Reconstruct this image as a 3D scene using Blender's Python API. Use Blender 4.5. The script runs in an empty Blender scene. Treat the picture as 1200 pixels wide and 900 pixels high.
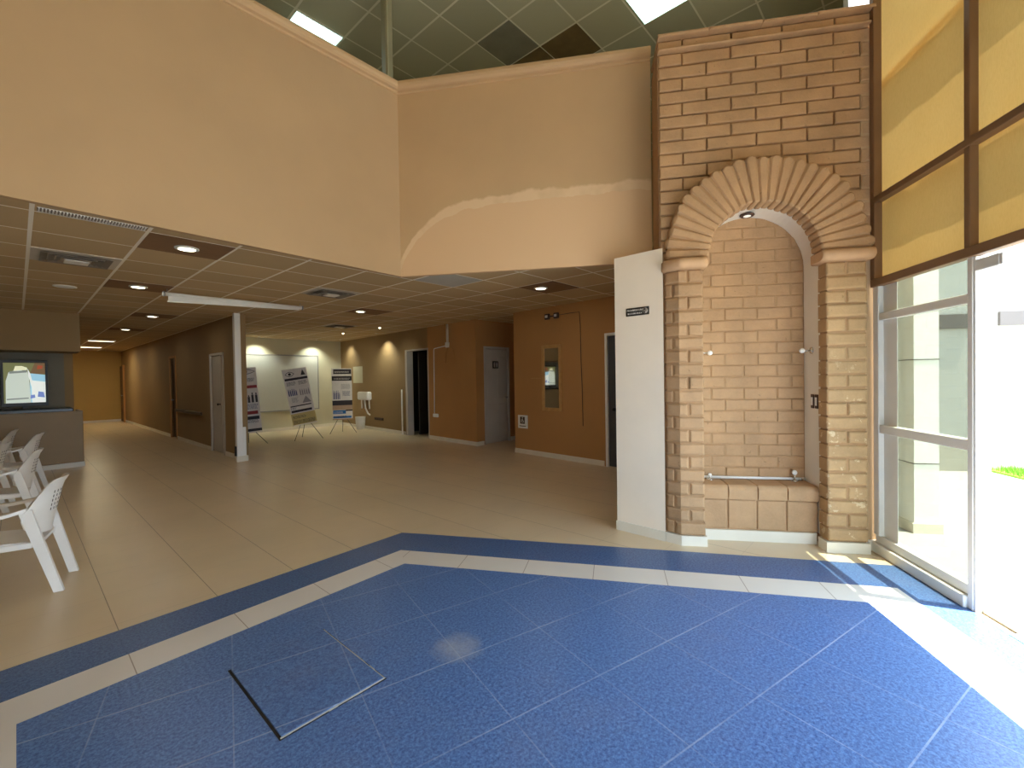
import bpy, math, random
from mathutils import Vector, Matrix

random.seed(7)
PI = math.pi
SC = bpy.context.scene
COL = SC.collection

# ------------------------------------------------------------------ camera
EYE = 1.45
YAW, PITCH, ROLL, FPX = math.radians(42), -0.0145, -0.0160, 523.0
fw = Vector((math.cos(PITCH) * math.cos(YAW), math.cos(PITCH) * math.sin(YAW), math.sin(PITCH)))
r0 = Vector((math.sin(YAW), -math.cos(YAW), 0))
u0 = r0.cross(fw)
rt = math.cos(ROLL) * r0 + math.sin(ROLL) * u0
up = -math.sin(ROLL) * r0 + math.cos(ROLL) * u0
cd = bpy.data.cameras.new('camera')
cd.sensor_width = 36
cd.sensor_fit = 'HORIZONTAL'
cd.lens = FPX * 36 / 1200
cd.clip_start = 0.05
cd.clip_end = 200
cam = bpy.data.objects.new('camera', cd)
COL.objects.link(cam)
M = Matrix((rt, up, -fw)).transposed().to_4x4()
M.translation = Vector((0, 0, EYE))
cam.matrix_world = M
SC.camera = cam

# ------------------------------------------------------------------ light and exposure
SUN = 15.0
WIN_A, WIN_B, WIN_TOP = -4.1, -0.8, 2.5     # unseen glazed opening, added to brighten the lobby walls
SKY = 3.4
EXPOSURE = 1.18
SC.view_settings.view_transform = 'Standard'
SC.view_settings.look = 'None'
SC.view_settings.exposure = EXPOSURE
SC.view_settings.gamma = 1.0
SC.view_settings.use_curve_mapping = False
SC.cycles.max_bounces = 14
SC.cycles.diffuse_bounces = 8
SC.cycles.transmission_bounces = 8
SC.cycles.transparent_max_bounces = 12
SC.cycles.sample_clamp_indirect = 12
SC.cycles.use_denoising = True

wd = bpy.data.worlds.new('world')
SC.world = wd
wd.use_nodes = True
bgn = wd.node_tree.nodes['Background']
bgn.inputs[0].default_value = (0.60, 0.78, 1.0, 1)
bgn.inputs[1].default_value = SKY

sl = bpy.data.lights.new('sun', 'SUN')
sl.energy = SUN
sl.angle = math.radians(0.55)
sl.color = (1.0, 0.96, 0.88)
sun = bpy.data.objects.new('sun', sl)
COL.objects.link(sun)
sun.rotation_euler = Vector((0.199, -0.583, 2.13)).to_track_quat('Z', 'Y').to_euler()

# ------------------------------------------------------------------ frames
WX, WY = 0.530, -0.848          # along the brick wall, left to right
NX, NY = 0.848, 0.530           # into the brick wall


def WN(s, n, z=0.0):
    return Vector((s * WX + n * NX, s * WY + n * NY, z))


BEND = 0.743                     # the brick pier turns its corner here


def WB(s, n, z=0.0):
    if s < BEND:
        d = BEND - s
        return WN(BEND - d * 0.803, n + d * 0.596, z)
    return WN(s, n, z)


def HW(y):                       # x of the long wall on the right of the hall
    return 6.31 + 0.0765 * (y - 3.73)


def ID(x, y, z):
    return Vector((x, y, z))


# ------------------------------------------------------------------ mesh builder
class MB:
    def __init__(self):
        self.v, self.f, self.m, self.sm = [], [], [], []

    def add(self, verts, faces, mi=0, smooth=False):
        o = len(self.v)
        self.v += [tuple(p) for p in verts]
        for f in faces:
            self.f.append([o + i for i in f])
            self.m.append(mi)
            self.sm.append(smooth)
        return self

    def box(self, a, b, mi=0, T=ID):
        x0, y0, z0 = a
        x1, y1, z1 = b
        P = [T(x, y, z) for z in (z0, z1) for x, y in ((x0, y0), (x1, y0), (x1, y1), (x0, y1))]
        return self.add(P, [(0, 3, 2, 1), (4, 5, 6, 7), (0, 1, 5, 4), (1, 2, 6, 5), (2, 3, 7, 6), (3, 0, 4, 7)], mi)

    def bbox(self, a, b, r=0.005, mi=0, T=ID):
        """box with chamfered edges"""
        x0, y0, z0 = a
        x1, y1, z1 = b
        r = min(r, (x1 - x0) * .45, (y1 - y0) * .45, (z1 - z0) * .45)
        V = []

        def ring(z, i):
            return [(x0 + i + r, y0 + i, z), (x1 - i - r, y0 + i, z), (x1 - i, y0 + i + r, z), (x1 - i, y1 - i - r, z),
                    (x1 - i - r, y1 - i, z), (x0 + i + r, y1 - i, z), (x0 + i, y1 - i - r, z), (x0 + i, y0 + i + r, z)]
        for z, i in ((z0, r * .8), (z0 + r, 0), (z1 - r, 0), (z1, r * .8)):
            V += ring(z, i)
        F = [tuple(range(7, -1, -1)), tuple(range(24, 32))]
        for k in range(3):
            for j in range(8):
                F.append((k * 8 + j, k * 8 + (j + 1) % 8, (k + 1) * 8 + (j + 1) % 8, (k + 1) * 8 + j))
        return self.add([T(*p) for p in V], F, mi)

    def prism(self, poly, z0, z1, mi=0, T=ID):
        n = len(poly)
        V = [T(x, y, z0) for x, y in poly] + [T(x, y, z1) for x, y in poly]
        F = [tuple(range(n - 1, -1, -1)), tuple(range(n, 2 * n))]
        F += [(i, (i + 1) % n, n + (i + 1) % n, n + i) for i in range(n)]
        return self.add(V, F, mi)

    def poly(self, pts, mi=0):
        return self.add(pts, [tuple(range(len(pts)))], mi)

    def tube(self, pts, r, seg=10, mi=0, cap=True, smooth=True):
        pts = [Vector(p) for p in pts]
        rs = r if isinstance(r, (list, tuple)) else [r] * len(pts)
        V, F = [], []
        prev = None
        for i, p in enumerate(pts):
            a = pts[max(i - 1, 0)]
            b = pts[min(i + 1, len(pts) - 1)]
            t = (b - a).normalized()
            if prev is None:
                ref = Vector((0, 0, 1)) if abs(t.z) < .9 else Vector((1, 0, 0))
                nrm = t.cross(ref).normalized()
            else:
                nrm = (prev - t * prev.dot(t)).normalized()
            prev = nrm
            bn = t.cross(nrm)
            for k in range(seg):
                an = 2 * PI * k / seg
                V.append(p + rs[i] * (math.cos(an) * nrm + math.sin(an) * bn))
        for i in range(len(pts) - 1):
            for k in range(seg):
                F.append((i * seg + k, i * seg + (k + 1) % seg, (i + 1) * seg + (k + 1) % seg, (i + 1) * seg + k))
        self.add(V, F, mi, smooth)
        if cap:
            n = len(V)
            o = len(self.v) - n
            self.f.append([o + k for k in range(seg - 1, -1, -1)])
            self.f.append([o + n - seg + k for k in range(seg)])
            self.m += [mi, mi]
            self.sm += [False, False]
        return self

    def lathe(self, prof, c, axis=Vector((0, 0, 1)), seg=24, mi=0, smooth=True):
        """prof: list of (radius, height along the axis)"""
        axis = Vector(axis).normalized()
        ref = Vector((0, 0, 1)) if abs(axis.z) < .9 else Vector((1, 0, 0))
        a = axis.cross(ref).normalized()
        b = axis.cross(a)
        c = Vector(c)
        V, F = [], []
        for r, h in prof:
            for k in range(seg):
                an = 2 * PI * k / seg
                V.append(c + axis * h + r * (math.cos(an) * a + math.sin(an) * b))
        for i in range(len(prof) - 1):
            for k in range(seg):
                F.append((i * seg + k, i * seg + (k + 1) % seg, (i + 1) * seg + (k + 1) % seg, (i + 1) * seg + k))
        F.append(tuple(range(seg - 1, -1, -1)))
        F.append(tuple((len(prof) - 1) * seg + k for k in range(seg)))
        return self.add(V, F, mi, smooth)

    def grid(self, rows, mi=0, smooth=True, closed=False):
        n = len(rows[0])
        V = [p for r in rows for p in r]
        F = []
        for i in range(len(rows) - 1):
            for j in range(n if closed else n - 1):
                F.append((i * n + j, i * n + (j + 1) % n, (i + 1) * n + (j + 1) % n, (i + 1) * n + j))
        return self.add(V, F, mi, smooth)

    def sphere(self, c, r, seg=14, mi=0):
        prof = [(max(r * math.sin(PI * k / 10), 1e-4), -r * math.cos(PI * k / 10)) for k in range(11)]
        return self.lathe(prof, c, seg=seg, mi=mi)

    def build(self, name, mats, parent=None, label=None):
        me = bpy.data.meshes.new(name)
        me.from_pydata(self.v, [], self.f)
        for mt in (mats if isinstance(mats, (list, tuple)) else [mats]):
            me.materials.append(mt)
        for p, mi, s in zip(me.polygons, self.m, self.sm):
            p.material_index = mi
            p.use_smooth = s
        me.validate()
        import bmesh
        bm = bmesh.new()
        bm.from_mesh(me)
        bmesh.ops.recalc_face_normals(bm, faces=bm.faces)
        bm.to_mesh(me)
        bm.free()
        me.update()
        o = bpy.data.objects.new(name, me)
        COL.objects.link(o)
        if parent is not None:
            o.parent = parent
            o.matrix_parent_inverse = parent_inv(parent)
        if label:
            o['label'] = label
        return o


def world_of(o):
    m = Matrix.LocRotScale(o.location, o.rotation_euler, o.scale)
    if o.parent is not None:
        return world_of(o.parent) @ o.matrix_parent_inverse @ m
    return m


def parent_inv(p):
    return world_of(p).inverted()


def tag(o, label, cat, group=None, kind=None):
    o['label'] = label
    o['category'] = cat
    if group:
        o['group'] = group
    if kind:
        o['kind'] = kind
    return o


def thing(name, loc, label, cat, group=None, rz=0.0):
    o = bpy.data.objects.new(name, None)
    o.empty_display_size = .1
    COL.objects.link(o)
    o.location = loc
    o.rotation_euler = (0, 0, rz)
    return tag(o, label, cat, group)


def struct(o, label=None):
    o['kind'] = 'structure'
    if label:
        o['label'] = label
    return o


def copy_tree(o, parent=None):
    c = o.copy()
    COL.objects.link(c)
    if parent is not None:
        c.parent = parent
    for ch in list(o.children):
        copy_tree(ch, c)
    return c


# ------------------------------------------------------------------ materials
def lin(c):
    return tuple((x / 12.92 if x <= .04045 else ((x + .055) / 1.055) ** 2.4) for x in [v / 255 for v in c])


class NT:
    def __init__(self, name):
        self.mat = bpy.data.materials.new(name)
        self.mat.use_nodes = True
        self.t = self.mat.node_tree
        self.b = self.t.nodes['Principled BSDF']
        self.out = self.t.nodes['Material Output']

    def n(self, typ, **kw):
        nd = self.t.nodes.new(typ)
        for k, v in kw.items():
            setattr(nd, k, v)
        return nd

    def l(self, a, b):
        self.t.links.new(a, b)

    def math(self, op, a, b=None, c=None):
        nd = self.n('ShaderNodeMath', operation=op)
        for i, v in enumerate((a, b, c)):
            if v is None:
                continue
            if isinstance(v, (int, float)):
                nd.inputs[i].default_value = v
            else:
                self.l(v, nd.inputs[i])
        return nd.outputs[0]

    def mix(self, f, a, b):
        nd = self.n('ShaderNodeMix', data_type='RGBA')
        for sock, v in ((nd.inputs[0], f), (nd.inputs[6], a), (nd.inputs[7], b)):
            if isinstance(v, (int, float)):
                sock.default_value = v
            elif isinstance(v, tuple):
                sock.default_value = (*v, 1) if len(v) == 3 else v
            else:
                self.l(v, sock)
        return nd.outputs[2]

    def coords(self, rotz=0.0, scale=None):
        tc = self.n('ShaderNodeTexCoord')
        mp = self.n('ShaderNodeMapping')
        mp.inputs['Rotation'].default_value = (0, 0, rotz)
        if scale:
            mp.inputs['Scale'].default_value = scale
        self.l(tc.outputs['Object'], mp.inputs[0])
        return mp.outputs[0]

    def noise(self, scale, detail=3, rough=.55, vec=None):
        nd = self.n('ShaderNodeTexNoise')
        nd.inputs['Scale'].default_value = scale
        nd.inputs['Detail'].default_value = detail
        nd.inputs['Roughness'].default_value = rough
        self.l(vec if vec is not None else self.coords(), nd.inputs['Vector'])
        return nd.outputs[0]

    def ramp(self, f, a, b):
        nd = self.n('ShaderNodeMapRange')
        nd.inputs[1].default_value = a
        nd.inputs[2].default_value = b
        self.l(f, nd.inputs[0])
        return nd.outputs[0]

    def xyz(self, vec):
        nd = self.n('ShaderNodeSeparateXYZ')
        self.l(vec, nd.inputs[0])
        return nd.outputs

    def line(self, coord, off, sp, w):
        """1 on a line of width w repeated every sp"""
        a = self.math('DIVIDE', self.math('SUBTRACT', coord, off), sp)
        fr = self.math('FRACT', self.math('ADD', a, 1000.5))
        d = self.math('ABSOLUTE', self.math('SUBTRACT', fr, .5))
        return self.math('LESS_THAN', d, w / sp / 2)

    def color(self, v):
        if isinstance(v, tuple):
            self.b.inputs['Base Color'].default_value = (*v, 1)
        else:
            self.l(v, self.b.inputs['Base Color'])

    def rough(self, v):
        if isinstance(v, (int, float)):
            self.b.inputs['Roughness'].default_value = v
        else:
            self.l(v, self.b.inputs['Roughness'])

    def bump(self, h, strength=.3, dist=.01):
        nd = self.n('ShaderNodeBump')
        nd.inputs['Strength'].default_value = strength
        nd.inputs['Distance'].default_value = dist
        self.l(h, nd.inputs['Height'])
        self.l(nd.outputs[0], self.b.inputs['Normal'])


def sh(c, k):
    return tuple(min(1, x * k) for x in c)


def simple(name, rgb, rough=.6, var=.12, scale=3.0, metal=0.0, bump=0.0, bscale=40.0, spec=.5):
    t = NT(name)
    c = lin(rgb)
    if var:
        t.color(t.mix(t.ramp(t.noise(scale, 4), .3, .7), sh(c, 1 - var), sh(c, 1 + var)))
    else:
        t.color(c)
    t.rough(rough)
    t.b.inputs['Metallic'].default_value = metal
    t.b.inputs['Specular IOR Level'].default_value = spec
    if bump:
        t.bump(t.noise(bscale, 3), bump, .004)
    return t.mat


def emit(name, rgb, k):
    t = NT(name)
    t.b.inputs['Base Color'].default_value = (*lin(rgb), 1)
    t.b.inputs['Emission Color'].default_value = (*lin(rgb), 1)
    t.b.inputs['Emission Strength'].default_value = k
    return t.mat


TAN = (182, 152, 114)
m_wall = simple('tan_wall_paint', TAN, .75, .05, 1.2, bump=.15, bscale=60)
m_hallwall = simple('hall_wall_paint', (184, 135, 82), .75, .05, 1.0, bump=.12, bscale=60)
m_corrwall = simple('corridor_wall_paint', (152, 124, 84), .75, .05, 1.0, bump=.12, bscale=60)
m_farwall = simple('pale_wall_paint', (205, 198, 170), .75, .04, 1.0, bump=.1, bscale=60)
m_crown = simple('tan_crown_paint', (200, 168, 128), .7, .04, 2.0)
m_white = simple('white_wall_paint', (250, 235, 213), .7, .03, 2.0, bump=.12, bscale=50)
m_lining = simple('white_niche_paint', (232, 224, 210), .7, .03, 2.0, bump=.1)
m_base = simple('cream_baseboard_tile', (226, 218, 200), .35, .05, 3.0)
m_alu = simple('white_aluminium', (226, 226, 220), .4, .03, 4.0)
m_backlitbrown = simple('backlit_brown_aluminium', (128, 96, 66), .5, .06, 4.0)  # backlit shade of the frame bars is put into this brown
m_chrome = simple('chrome', (215, 210, 200), .18, .03, 8.0, metal=1.0)
m_black = simple('black_plastic', (24, 22, 20), .45, .1, 6.0)
m_brownplate = simple('brown_switch_frame', (70, 48, 36), .5, .08, 8.0)
m_whiteplastic = simple('white_plastic', (236, 234, 228), .4, .03, 6.0)
m_chair = simple('chair_plastic', (236, 232, 224), .42, .05, 5.0)
m_grey = simple('grey_metal', (150, 150, 146), .45, .05, 6.0)
m_darkgrey = simple('dark_grey_door', (70, 72, 76), .5, .06, 3.0)
m_door = simple('white_door_paint', (196, 188, 176), .5, .04, 3.0)
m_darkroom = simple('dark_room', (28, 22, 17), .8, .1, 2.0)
m_wood = simple('pale_wood_frame', (196, 152, 92), .5, .12, 12.0)
m_counter = simple('beige_counter_laminate', (150, 124, 86), .5, .05, 3.0)
m_blacktop = simple('black_granite', (20, 18, 16), .3, .2, 60.0)
m_tilewhite = simple('white_outdoor_render', (168, 167, 160), .7, .04, 1.5, bump=.1)
m_ground = simple('pale_outdoor_paving', (158, 156, 149), .8, .05, 1.0, bump=.1)
m_beam = simple('grey_painted_band', (96, 90, 86), .7, .06, 2.0)
m_grass = simple('green_grass', (110, 160, 40), .8, .3, 30.0)
m_mirror = simple('mirror_glass', (225, 222, 214), .03, 0, 1.0, metal=1.0)


def brick_mat(name, rgb, scuff=False):
    t = NT(name)
    c = lin(rgb)
    v = t.coords()
    big = t.ramp(t.noise(3.2, 3, .6, v), .3, .7)
    base = t.mix(big, sh(c, .82), sh(c, 1.14))
    fine = t.ramp(t.noise(55, 4, .7, v), .35, .75)
    base = t.mix(t.math('MULTIPLY', fine, .22), base, sh(c, 1.45))
    pits = t.math('LESS_THAN', t.noise(30, 2, .5, v), .27)
    base = t.mix(t.math('MULTIPLY', pits, .5), base, sh(c, .45))
    if scuff:
        z = t.xyz(v)[2]
        low = t.ramp(z, 1.75, 1.1)
        w = t.math('GREATER_THAN', t.noise(9, 4, .75, v), .6)
        w2 = t.math('GREATER_THAN', t.noise(40, 3, .6, v), .42)
        fac = t.math('MULTIPLY', t.math('MULTIPLY', w, w2), t.math('MULTIPLY', low, .55))
        base = t.mix(fac, base, lin((226, 206, 170)))
    t.color(base)
    t.rough(.82)
    h = t.math('ADD', t.noise(60, 4, .7, v), t.math('MULTIPLY', t.noise(14, 3, .5, v), 1.4))
    t.bump(h, .45, .006)
    return t.mat


m_brick = brick_mat('painted_brick', (178, 143, 105))
m_brickscuff = brick_mat('scuffed_painted_brick', (178, 145, 104), True)
m_mortar = simple('painted_mortar', (164, 129, 92), .85, .08, 20, bump=.3, bscale=80)
m_cornice = simple('painted_stone_cornice', (196, 158, 120), .8, .07, 9, bump=.3, bscale=50)


def floor_cream():
    t = NT('cream_floor_tile')
    v = t.coords()
    x, y, z = t.xyz(v)[:3]
    gx = t.line(x, .372, .51, .0045)
    gy = t.line(y, 3.58, .51, .0035)
    g = t.math('MAXIMUM', t.math('MULTIPLY', gx, .75), t.math('MULTIPLY', gy, .22))
    c = lin((218, 198, 164))
    base = t.mix(t.ramp(t.noise(1.1, 4), .3, .7), sh(c, .93), sh(c, 1.05))
    t.color(t.mix(g, base, lin((108, 84, 58))))
    t.rough(.3)
    return t.mat


def floor_white(rot, off):
    t = NT('cream_band_tile')
    v = t.coords(rot)
    x, y, z = t.xyz(v)[:3]
    g = t.math('MULTIPLY', t.line(x, off, .51, .005), .7)
    c = lin((220, 214, 204))
    t.color(t.mix(g, t.mix(t.ramp(t.noise(1.5, 4), .3, .7), sh(c, .94), sh(c, 1.04)), lin((120, 96, 70))))
    t.rough(.33)
    return t.mat


def floor_blue(name, k, grid=True):
    t = NT(name)
    v = t.coords(math.radians(15.5))
    x, y, z = t.xyz(v)[:3]
    v0 = t.coords()
    n1 = t.ramp(t.noise(70, 4, .75, v0), .36, .66)
    n2 = t.ramp(t.noise(170, 2, .6, v0), .56, .7)
    a, b = sh(lin((52, 82, 138)), k), sh(lin((100, 140, 194)), k)
    base = t.mix(n1, a, b)
    base = t.mix(t.math('MULTIPLY', n2, .28), base, lin((140, 164, 205)))
    st = t.ramp(t.noise(1.4, 5, .7, v0), .52, .78)
    base = t.mix(t.math('MULTIPLY', st, .22), base, lin((130, 128, 140)))
    if grid:
        br = t.ramp(t.noise(2.3, 3, .6, v0), .3, .62)
        g = t.math('MAXIMUM', t.line(y, .09, .5, .007), t.math('MULTIPLY', t.line(x, -.01, .5, .006), .6))
        base = t.mix(t.math('MULTIPLY', g, t.math('ADD', .12, t.math('MULTIPLY', br, .5))), base, lin((176, 186, 206)))
        # worn grey patch beside the access cover
        xx, yy, zz = t.xyz(v0)[:3]
        d = t.math('ADD', t.math('POWER', t.math('MULTIPLY', t.math('SUBTRACT', xx, 1.56), 7.0), 2),
                   t.math('POWER', t.math('MULTIPLY', t.math('SUBTRACT', yy, 1.83), 7.0), 2))
        d = t.math('ADD', d, t.math('MULTIPLY', t.noise(9, 4, .7, v0), 1.6))
        base = t.mix(t.math('MULTIPLY', t.ramp(d, 1.9, .8), .5), base, lin((176, 178, 180)))
    t.color(base)
    t.rough(.36)
    t.bump(t.noise(90, 2), .06, .002)
    return t.mat


m_fc = floor_cream()
m_fw1 = floor_white(0.0, .372)
m_fw2 = floor_white(math.radians(60.8), -1.18)
m_fb = floor_blue('blue_speckled_tile', 1.0)
m_fb2 = floor_blue('dark_blue_band_tile', .72, False)


def ceiling_mat(name, rgb, lc, xoff, xsp, yoff, ysp, w, dark=None, dx=None):
    t = NT(name)
    v = t.coords()
    x, y, z = t.xyz(v)[:3]
    g = t.math('MAXIMUM', t.line(x, xoff, xsp, w), t.line(y, yoff, ysp, w * .8))
    # every tile its own slight tone
    cell = t.n('ShaderNodeCombineXYZ')
    t.l(t.math('FLOOR', t.math('DIVIDE', t.math('SUBTRACT', x, xoff), xsp)), cell.inputs[0])
    t.l(t.math('FLOOR', t.math('DIVIDE', t.math('SUBTRACT', y, yoff), ysp)), cell.inputs[1])
    wn = t.n('ShaderNodeTexWhiteNoise', noise_dimensions='3D')
    t.l(cell.outputs[0], wn.inputs[0])
    c = lin(rgb)
    base = t.mix(wn.outputs[0], sh(c, .9), sh(c, 1.08))
    base = t.mix(t.math('MULTIPLY', t.ramp(t.noise(150, 2), .5, .7), .2), base, sh(c, .6))
    t.color(t.mix(g, base, lin(lc)))
    t.rough(.8)
    return t.mat


m_ceil = ceiling_mat('grid_ceiling_tile', (200, 174, 132), (250, 244, 230), .1, .655, 4.69, .605, .026)
m_upceil = ceiling_mat('high_grid_ceiling_tile', (186, 182, 150), (226, 222, 198), 3.015, .633, 4.405, .597, .026)


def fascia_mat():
    """tan paint, lightened for the light on this wall, with the old repaint edge sweeping across it"""
    t = NT('repainted_lit_tan_wall')
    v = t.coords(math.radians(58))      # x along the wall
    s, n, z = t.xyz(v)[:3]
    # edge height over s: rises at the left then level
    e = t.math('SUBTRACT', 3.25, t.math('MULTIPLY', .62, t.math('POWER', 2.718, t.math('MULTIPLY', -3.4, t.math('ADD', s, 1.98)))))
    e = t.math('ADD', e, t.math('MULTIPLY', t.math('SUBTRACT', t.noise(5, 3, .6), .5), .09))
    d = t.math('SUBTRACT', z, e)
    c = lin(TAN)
    base = t.mix(t.ramp(t.noise(1.2, 4), .3, .7), sh(c, 1.14), sh(c, 1.26))  # lifted above plain tan to stand in for stronger light here
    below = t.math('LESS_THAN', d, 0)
    base = t.mix(t.math('MULTIPLY', below, .9), base, lin((222, 186, 145)))  # repaint tone, also lightened in place of light
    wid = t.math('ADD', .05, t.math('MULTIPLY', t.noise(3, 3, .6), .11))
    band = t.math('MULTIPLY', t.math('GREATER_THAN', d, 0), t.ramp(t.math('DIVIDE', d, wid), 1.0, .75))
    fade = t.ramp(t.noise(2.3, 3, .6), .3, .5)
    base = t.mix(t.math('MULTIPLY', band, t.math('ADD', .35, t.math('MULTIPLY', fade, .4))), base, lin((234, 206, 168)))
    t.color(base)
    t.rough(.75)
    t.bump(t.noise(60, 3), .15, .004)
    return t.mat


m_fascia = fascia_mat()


def blind_mat():
    t = NT('yellow_blind_fabric')
    v = t.coords()
    c = t.mix(t.ramp(t.noise(1.2, 4, .6, v), .3, .7), lin((214, 176, 102)), lin((222, 186, 112)))
    wv = t.noise(120, 3, .7, t.coords(0, (1, 1, .25)))
    c = t.mix(t.math('MULTIPLY', t.ramp(wv, .4, .7), .22), c, lin((190, 146, 74)))
    t.t.nodes.remove(t.b)
    df = t.n('ShaderNodeBsdfDiffuse')
    tr = t.n('ShaderNodeBsdfTranslucent')
    ms = t.n('ShaderNodeMixShader')
    ms.inputs[0].default_value = .07
    t.l(c, df.inputs[0])
    t.l(c, tr.inputs[0])
    t.l(df.outputs[0], ms.inputs[1])
    t.l(tr.outputs[0], ms.inputs[2])
    t.l(ms.outputs[0], t.out.inputs[0])
    return t.mat


m_blind = blind_mat()


def glass_mat(name, tint, refl=.06):
    t = NT(name)
    t.t.nodes.remove(t.b)
    tr = t.n('ShaderNodeBsdfTransparent')
    tr.inputs[0].default_value = (*tint, 1)
    gl = t.n('ShaderNodeBsdfGlossy')
    gl.inputs['Roughness'].default_value = .02
    fr = t.n('ShaderNodeFresnel')
    fr.inputs[0].default_value = 1.45
    ms = t.n('ShaderNodeMixShader')
    t.l(t.math('MULTIPLY', fr.outputs[0], refl * 10), ms.inputs[0])
    t.l(tr.outputs[0], ms.inputs[1])
    t.l(gl.outputs[0], ms.inputs[2])
    t.l(ms.outputs[0], t.out.inputs[0])
    return t.mat


m_glass = glass_mat('tinted_glass', (.56, .58, .53), .02)




m_clear = glass_mat('clear_glass', (.92, .94, .92), .05)

# ================================================================== SETTING
def wl(pts_plan, z0, z1, name, mat, label=None):
    return struct(MB().prism(pts_plan, z0, z1).build(name, mat), label)


def xy(v):
    return (v.x, v.y)


# ---- floor with its inlaid bands
mb = MB()
WESTX = -2.4
FL = [xy(WN(2.31, -4.27)), xy(WN(2.31, 4.6)), (9, .46), (9, 24), (-7, 24), (-7, 4.1), (WESTX, 4.1)]
mb.poly([(x, y, 0) for x, y in FL], 0)
Ai, Bi, Ci = Vector((-.031, 2.857, 0)), Vector((2.013, 2.98, 0)), Vector((3.555, .215, 0))
Di = Ci + Vector((-.848, -.53, 0)) * 3.7
Ei = Vector((-.031, Di.y - .05, 0))
inner = [Ai, Bi, Ci, Di, Ei]


def offset(poly, ds):
    n = len(poly)
    res = []
    for i in range(n):
        a, b, c = poly[i - 1], poly[i], poly[(i + 1) % n]
        d1 = (b - a).normalized()
        d2 = (c - b).normalized()
        n1 = Vector((-d1.y, d1.x, 0))
        n2 = Vector((-d2.y, d2.x, 0))
        w1, w2 = ds[i - 1], ds[i]
        # intersection of the two moved edges
        p, q = a + n1 * w1, b + n2 * w2
        den = d1.x * d2.y - d1.y * d2.x
        tt = ((q.x - p.x) * d2.y - (q.y - p.y) * d2.x) / den
        res.append(p + d1 * tt)
    return res


o1 = offset(inner, [.25, .25, .30, .25, .25])
o2 = offset(o1, [.345, .40, .245, .35, .35])
for ring_in, ring_out, z, mis in ((o1, o2, .0010, (4, 4, 4, 4, 4)), (inner, o1, .0010, (1, 2, 2, 1, 1))):
    for i in range(5):
        j = (i + 1) % 5
        q = [ring_in[i], ring_in[j], ring_out[j], ring_out[i]]
        mb.poly([(p.x, p.y, z) for p in q], mis[i])
mb.poly([(p.x, p.y, .0010) for p in inner], 3)
struct(mb.build('floor', [m_fc, m_fw1, m_fw2, m_fb, m_fb2]), 'glossy cream tiled floor with blue inlaid field and bands')

# ---- ceilings
cp = [(-7, 4.1), (2.79, 4.1), xy(WN(.62, 4.54)), xy(WN(2.3, 4.54)), (9, .46), (9, 24), (-7, 24)]
wl(cp, 2.70, 2.75, 'ceiling', m_ceil, 'low suspended grid ceiling of the hall')
struct(MB().prism([xy(WN(2.33, -4.4)), xy(WN(2.33, 4.62)), (9, .4), (9, 24), (-7, 24), (-7, 4.0), (-2.55, 4.0)], 6.0, 6.06).build('ceiling_upper', m_upceil), 'high dim grid ceiling above the lobby')

# ---- upper walls (fascias) with their crown
mit = Vector((.554, 1.0))


def fascia_poly(part, t0, t1):
    """plan polygon between offsets t0 and t1 behind the fascia line"""
    c0 = Vector((2.779, 4.075)) + mit * t0
    c1 = Vector((2.779, 4.075)) + mit * t1
    if part == 'left':
        return [(-2.39, 4.075 + t0), tuple(c0), tuple(c1), (-2.39, 4.075 + t1)]
    e0, e1 = WN(.605, 4.516 + t0), WN(.605, 4.516 + t1)
    return [tuple(c0), (e0.x, e0.y), (e1.x, e1.y), tuple(c1)]


mb = MB()
pl = fascia_poly('left', 0, .05)
zb = lambda x: 2.55 + (2.779 - x) * .0165
mb.add([(x, y, zb(x)) for x, y in pl] + [(x, y, 4.5) for x, y in pl], [(3, 2, 1, 0), (4, 5, 6, 7), (0, 1, 5, 4), (1, 2, 6, 5), (2, 3, 7, 6), (3, 0, 4, 7)])
mb.prism(fascia_poly('left', 0, .22), 4.50, 4.53)
struct(mb.build('wall_upper_left', m_wall), 'tan plaster upper wall on the left above the hall opening')
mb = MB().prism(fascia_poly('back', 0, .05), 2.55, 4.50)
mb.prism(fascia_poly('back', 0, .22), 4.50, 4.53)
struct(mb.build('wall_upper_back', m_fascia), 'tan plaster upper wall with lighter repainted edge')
for part, nm in (('left', 'trim_1'), ('back', 'trim_2')):
    mb = MB()
    prof = [(.0, 4.474), (-.016, 4.478), (-.018, 4.490), (-.006, 4.496), (-.010, 4.503), (-.034, 4.510), (-.052, 4.526), (-.060, 4.550), (-.056, 4.575), (-.042, 4.594), (-.018, 4.605), (.22, 4.605), (.22, 4.474)]
    rows = []
    for off, z in prof:
        q = fascia_poly(part, off, off + .01)
        rows.append([Vector((q[0][0], q[0][1], z)), Vector((q[1][0], q[1][1], z))])
    mb.grid(rows, smooth=False)
    mb.add([r[0] for r in rows], [tuple(range(len(rows)))])
    mb.add([r[1] for r in rows], [tuple(range(len(rows)))])
    struct(mb.build(nm, m_crown), 'rounded crown along the top of the upper wall')

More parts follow.
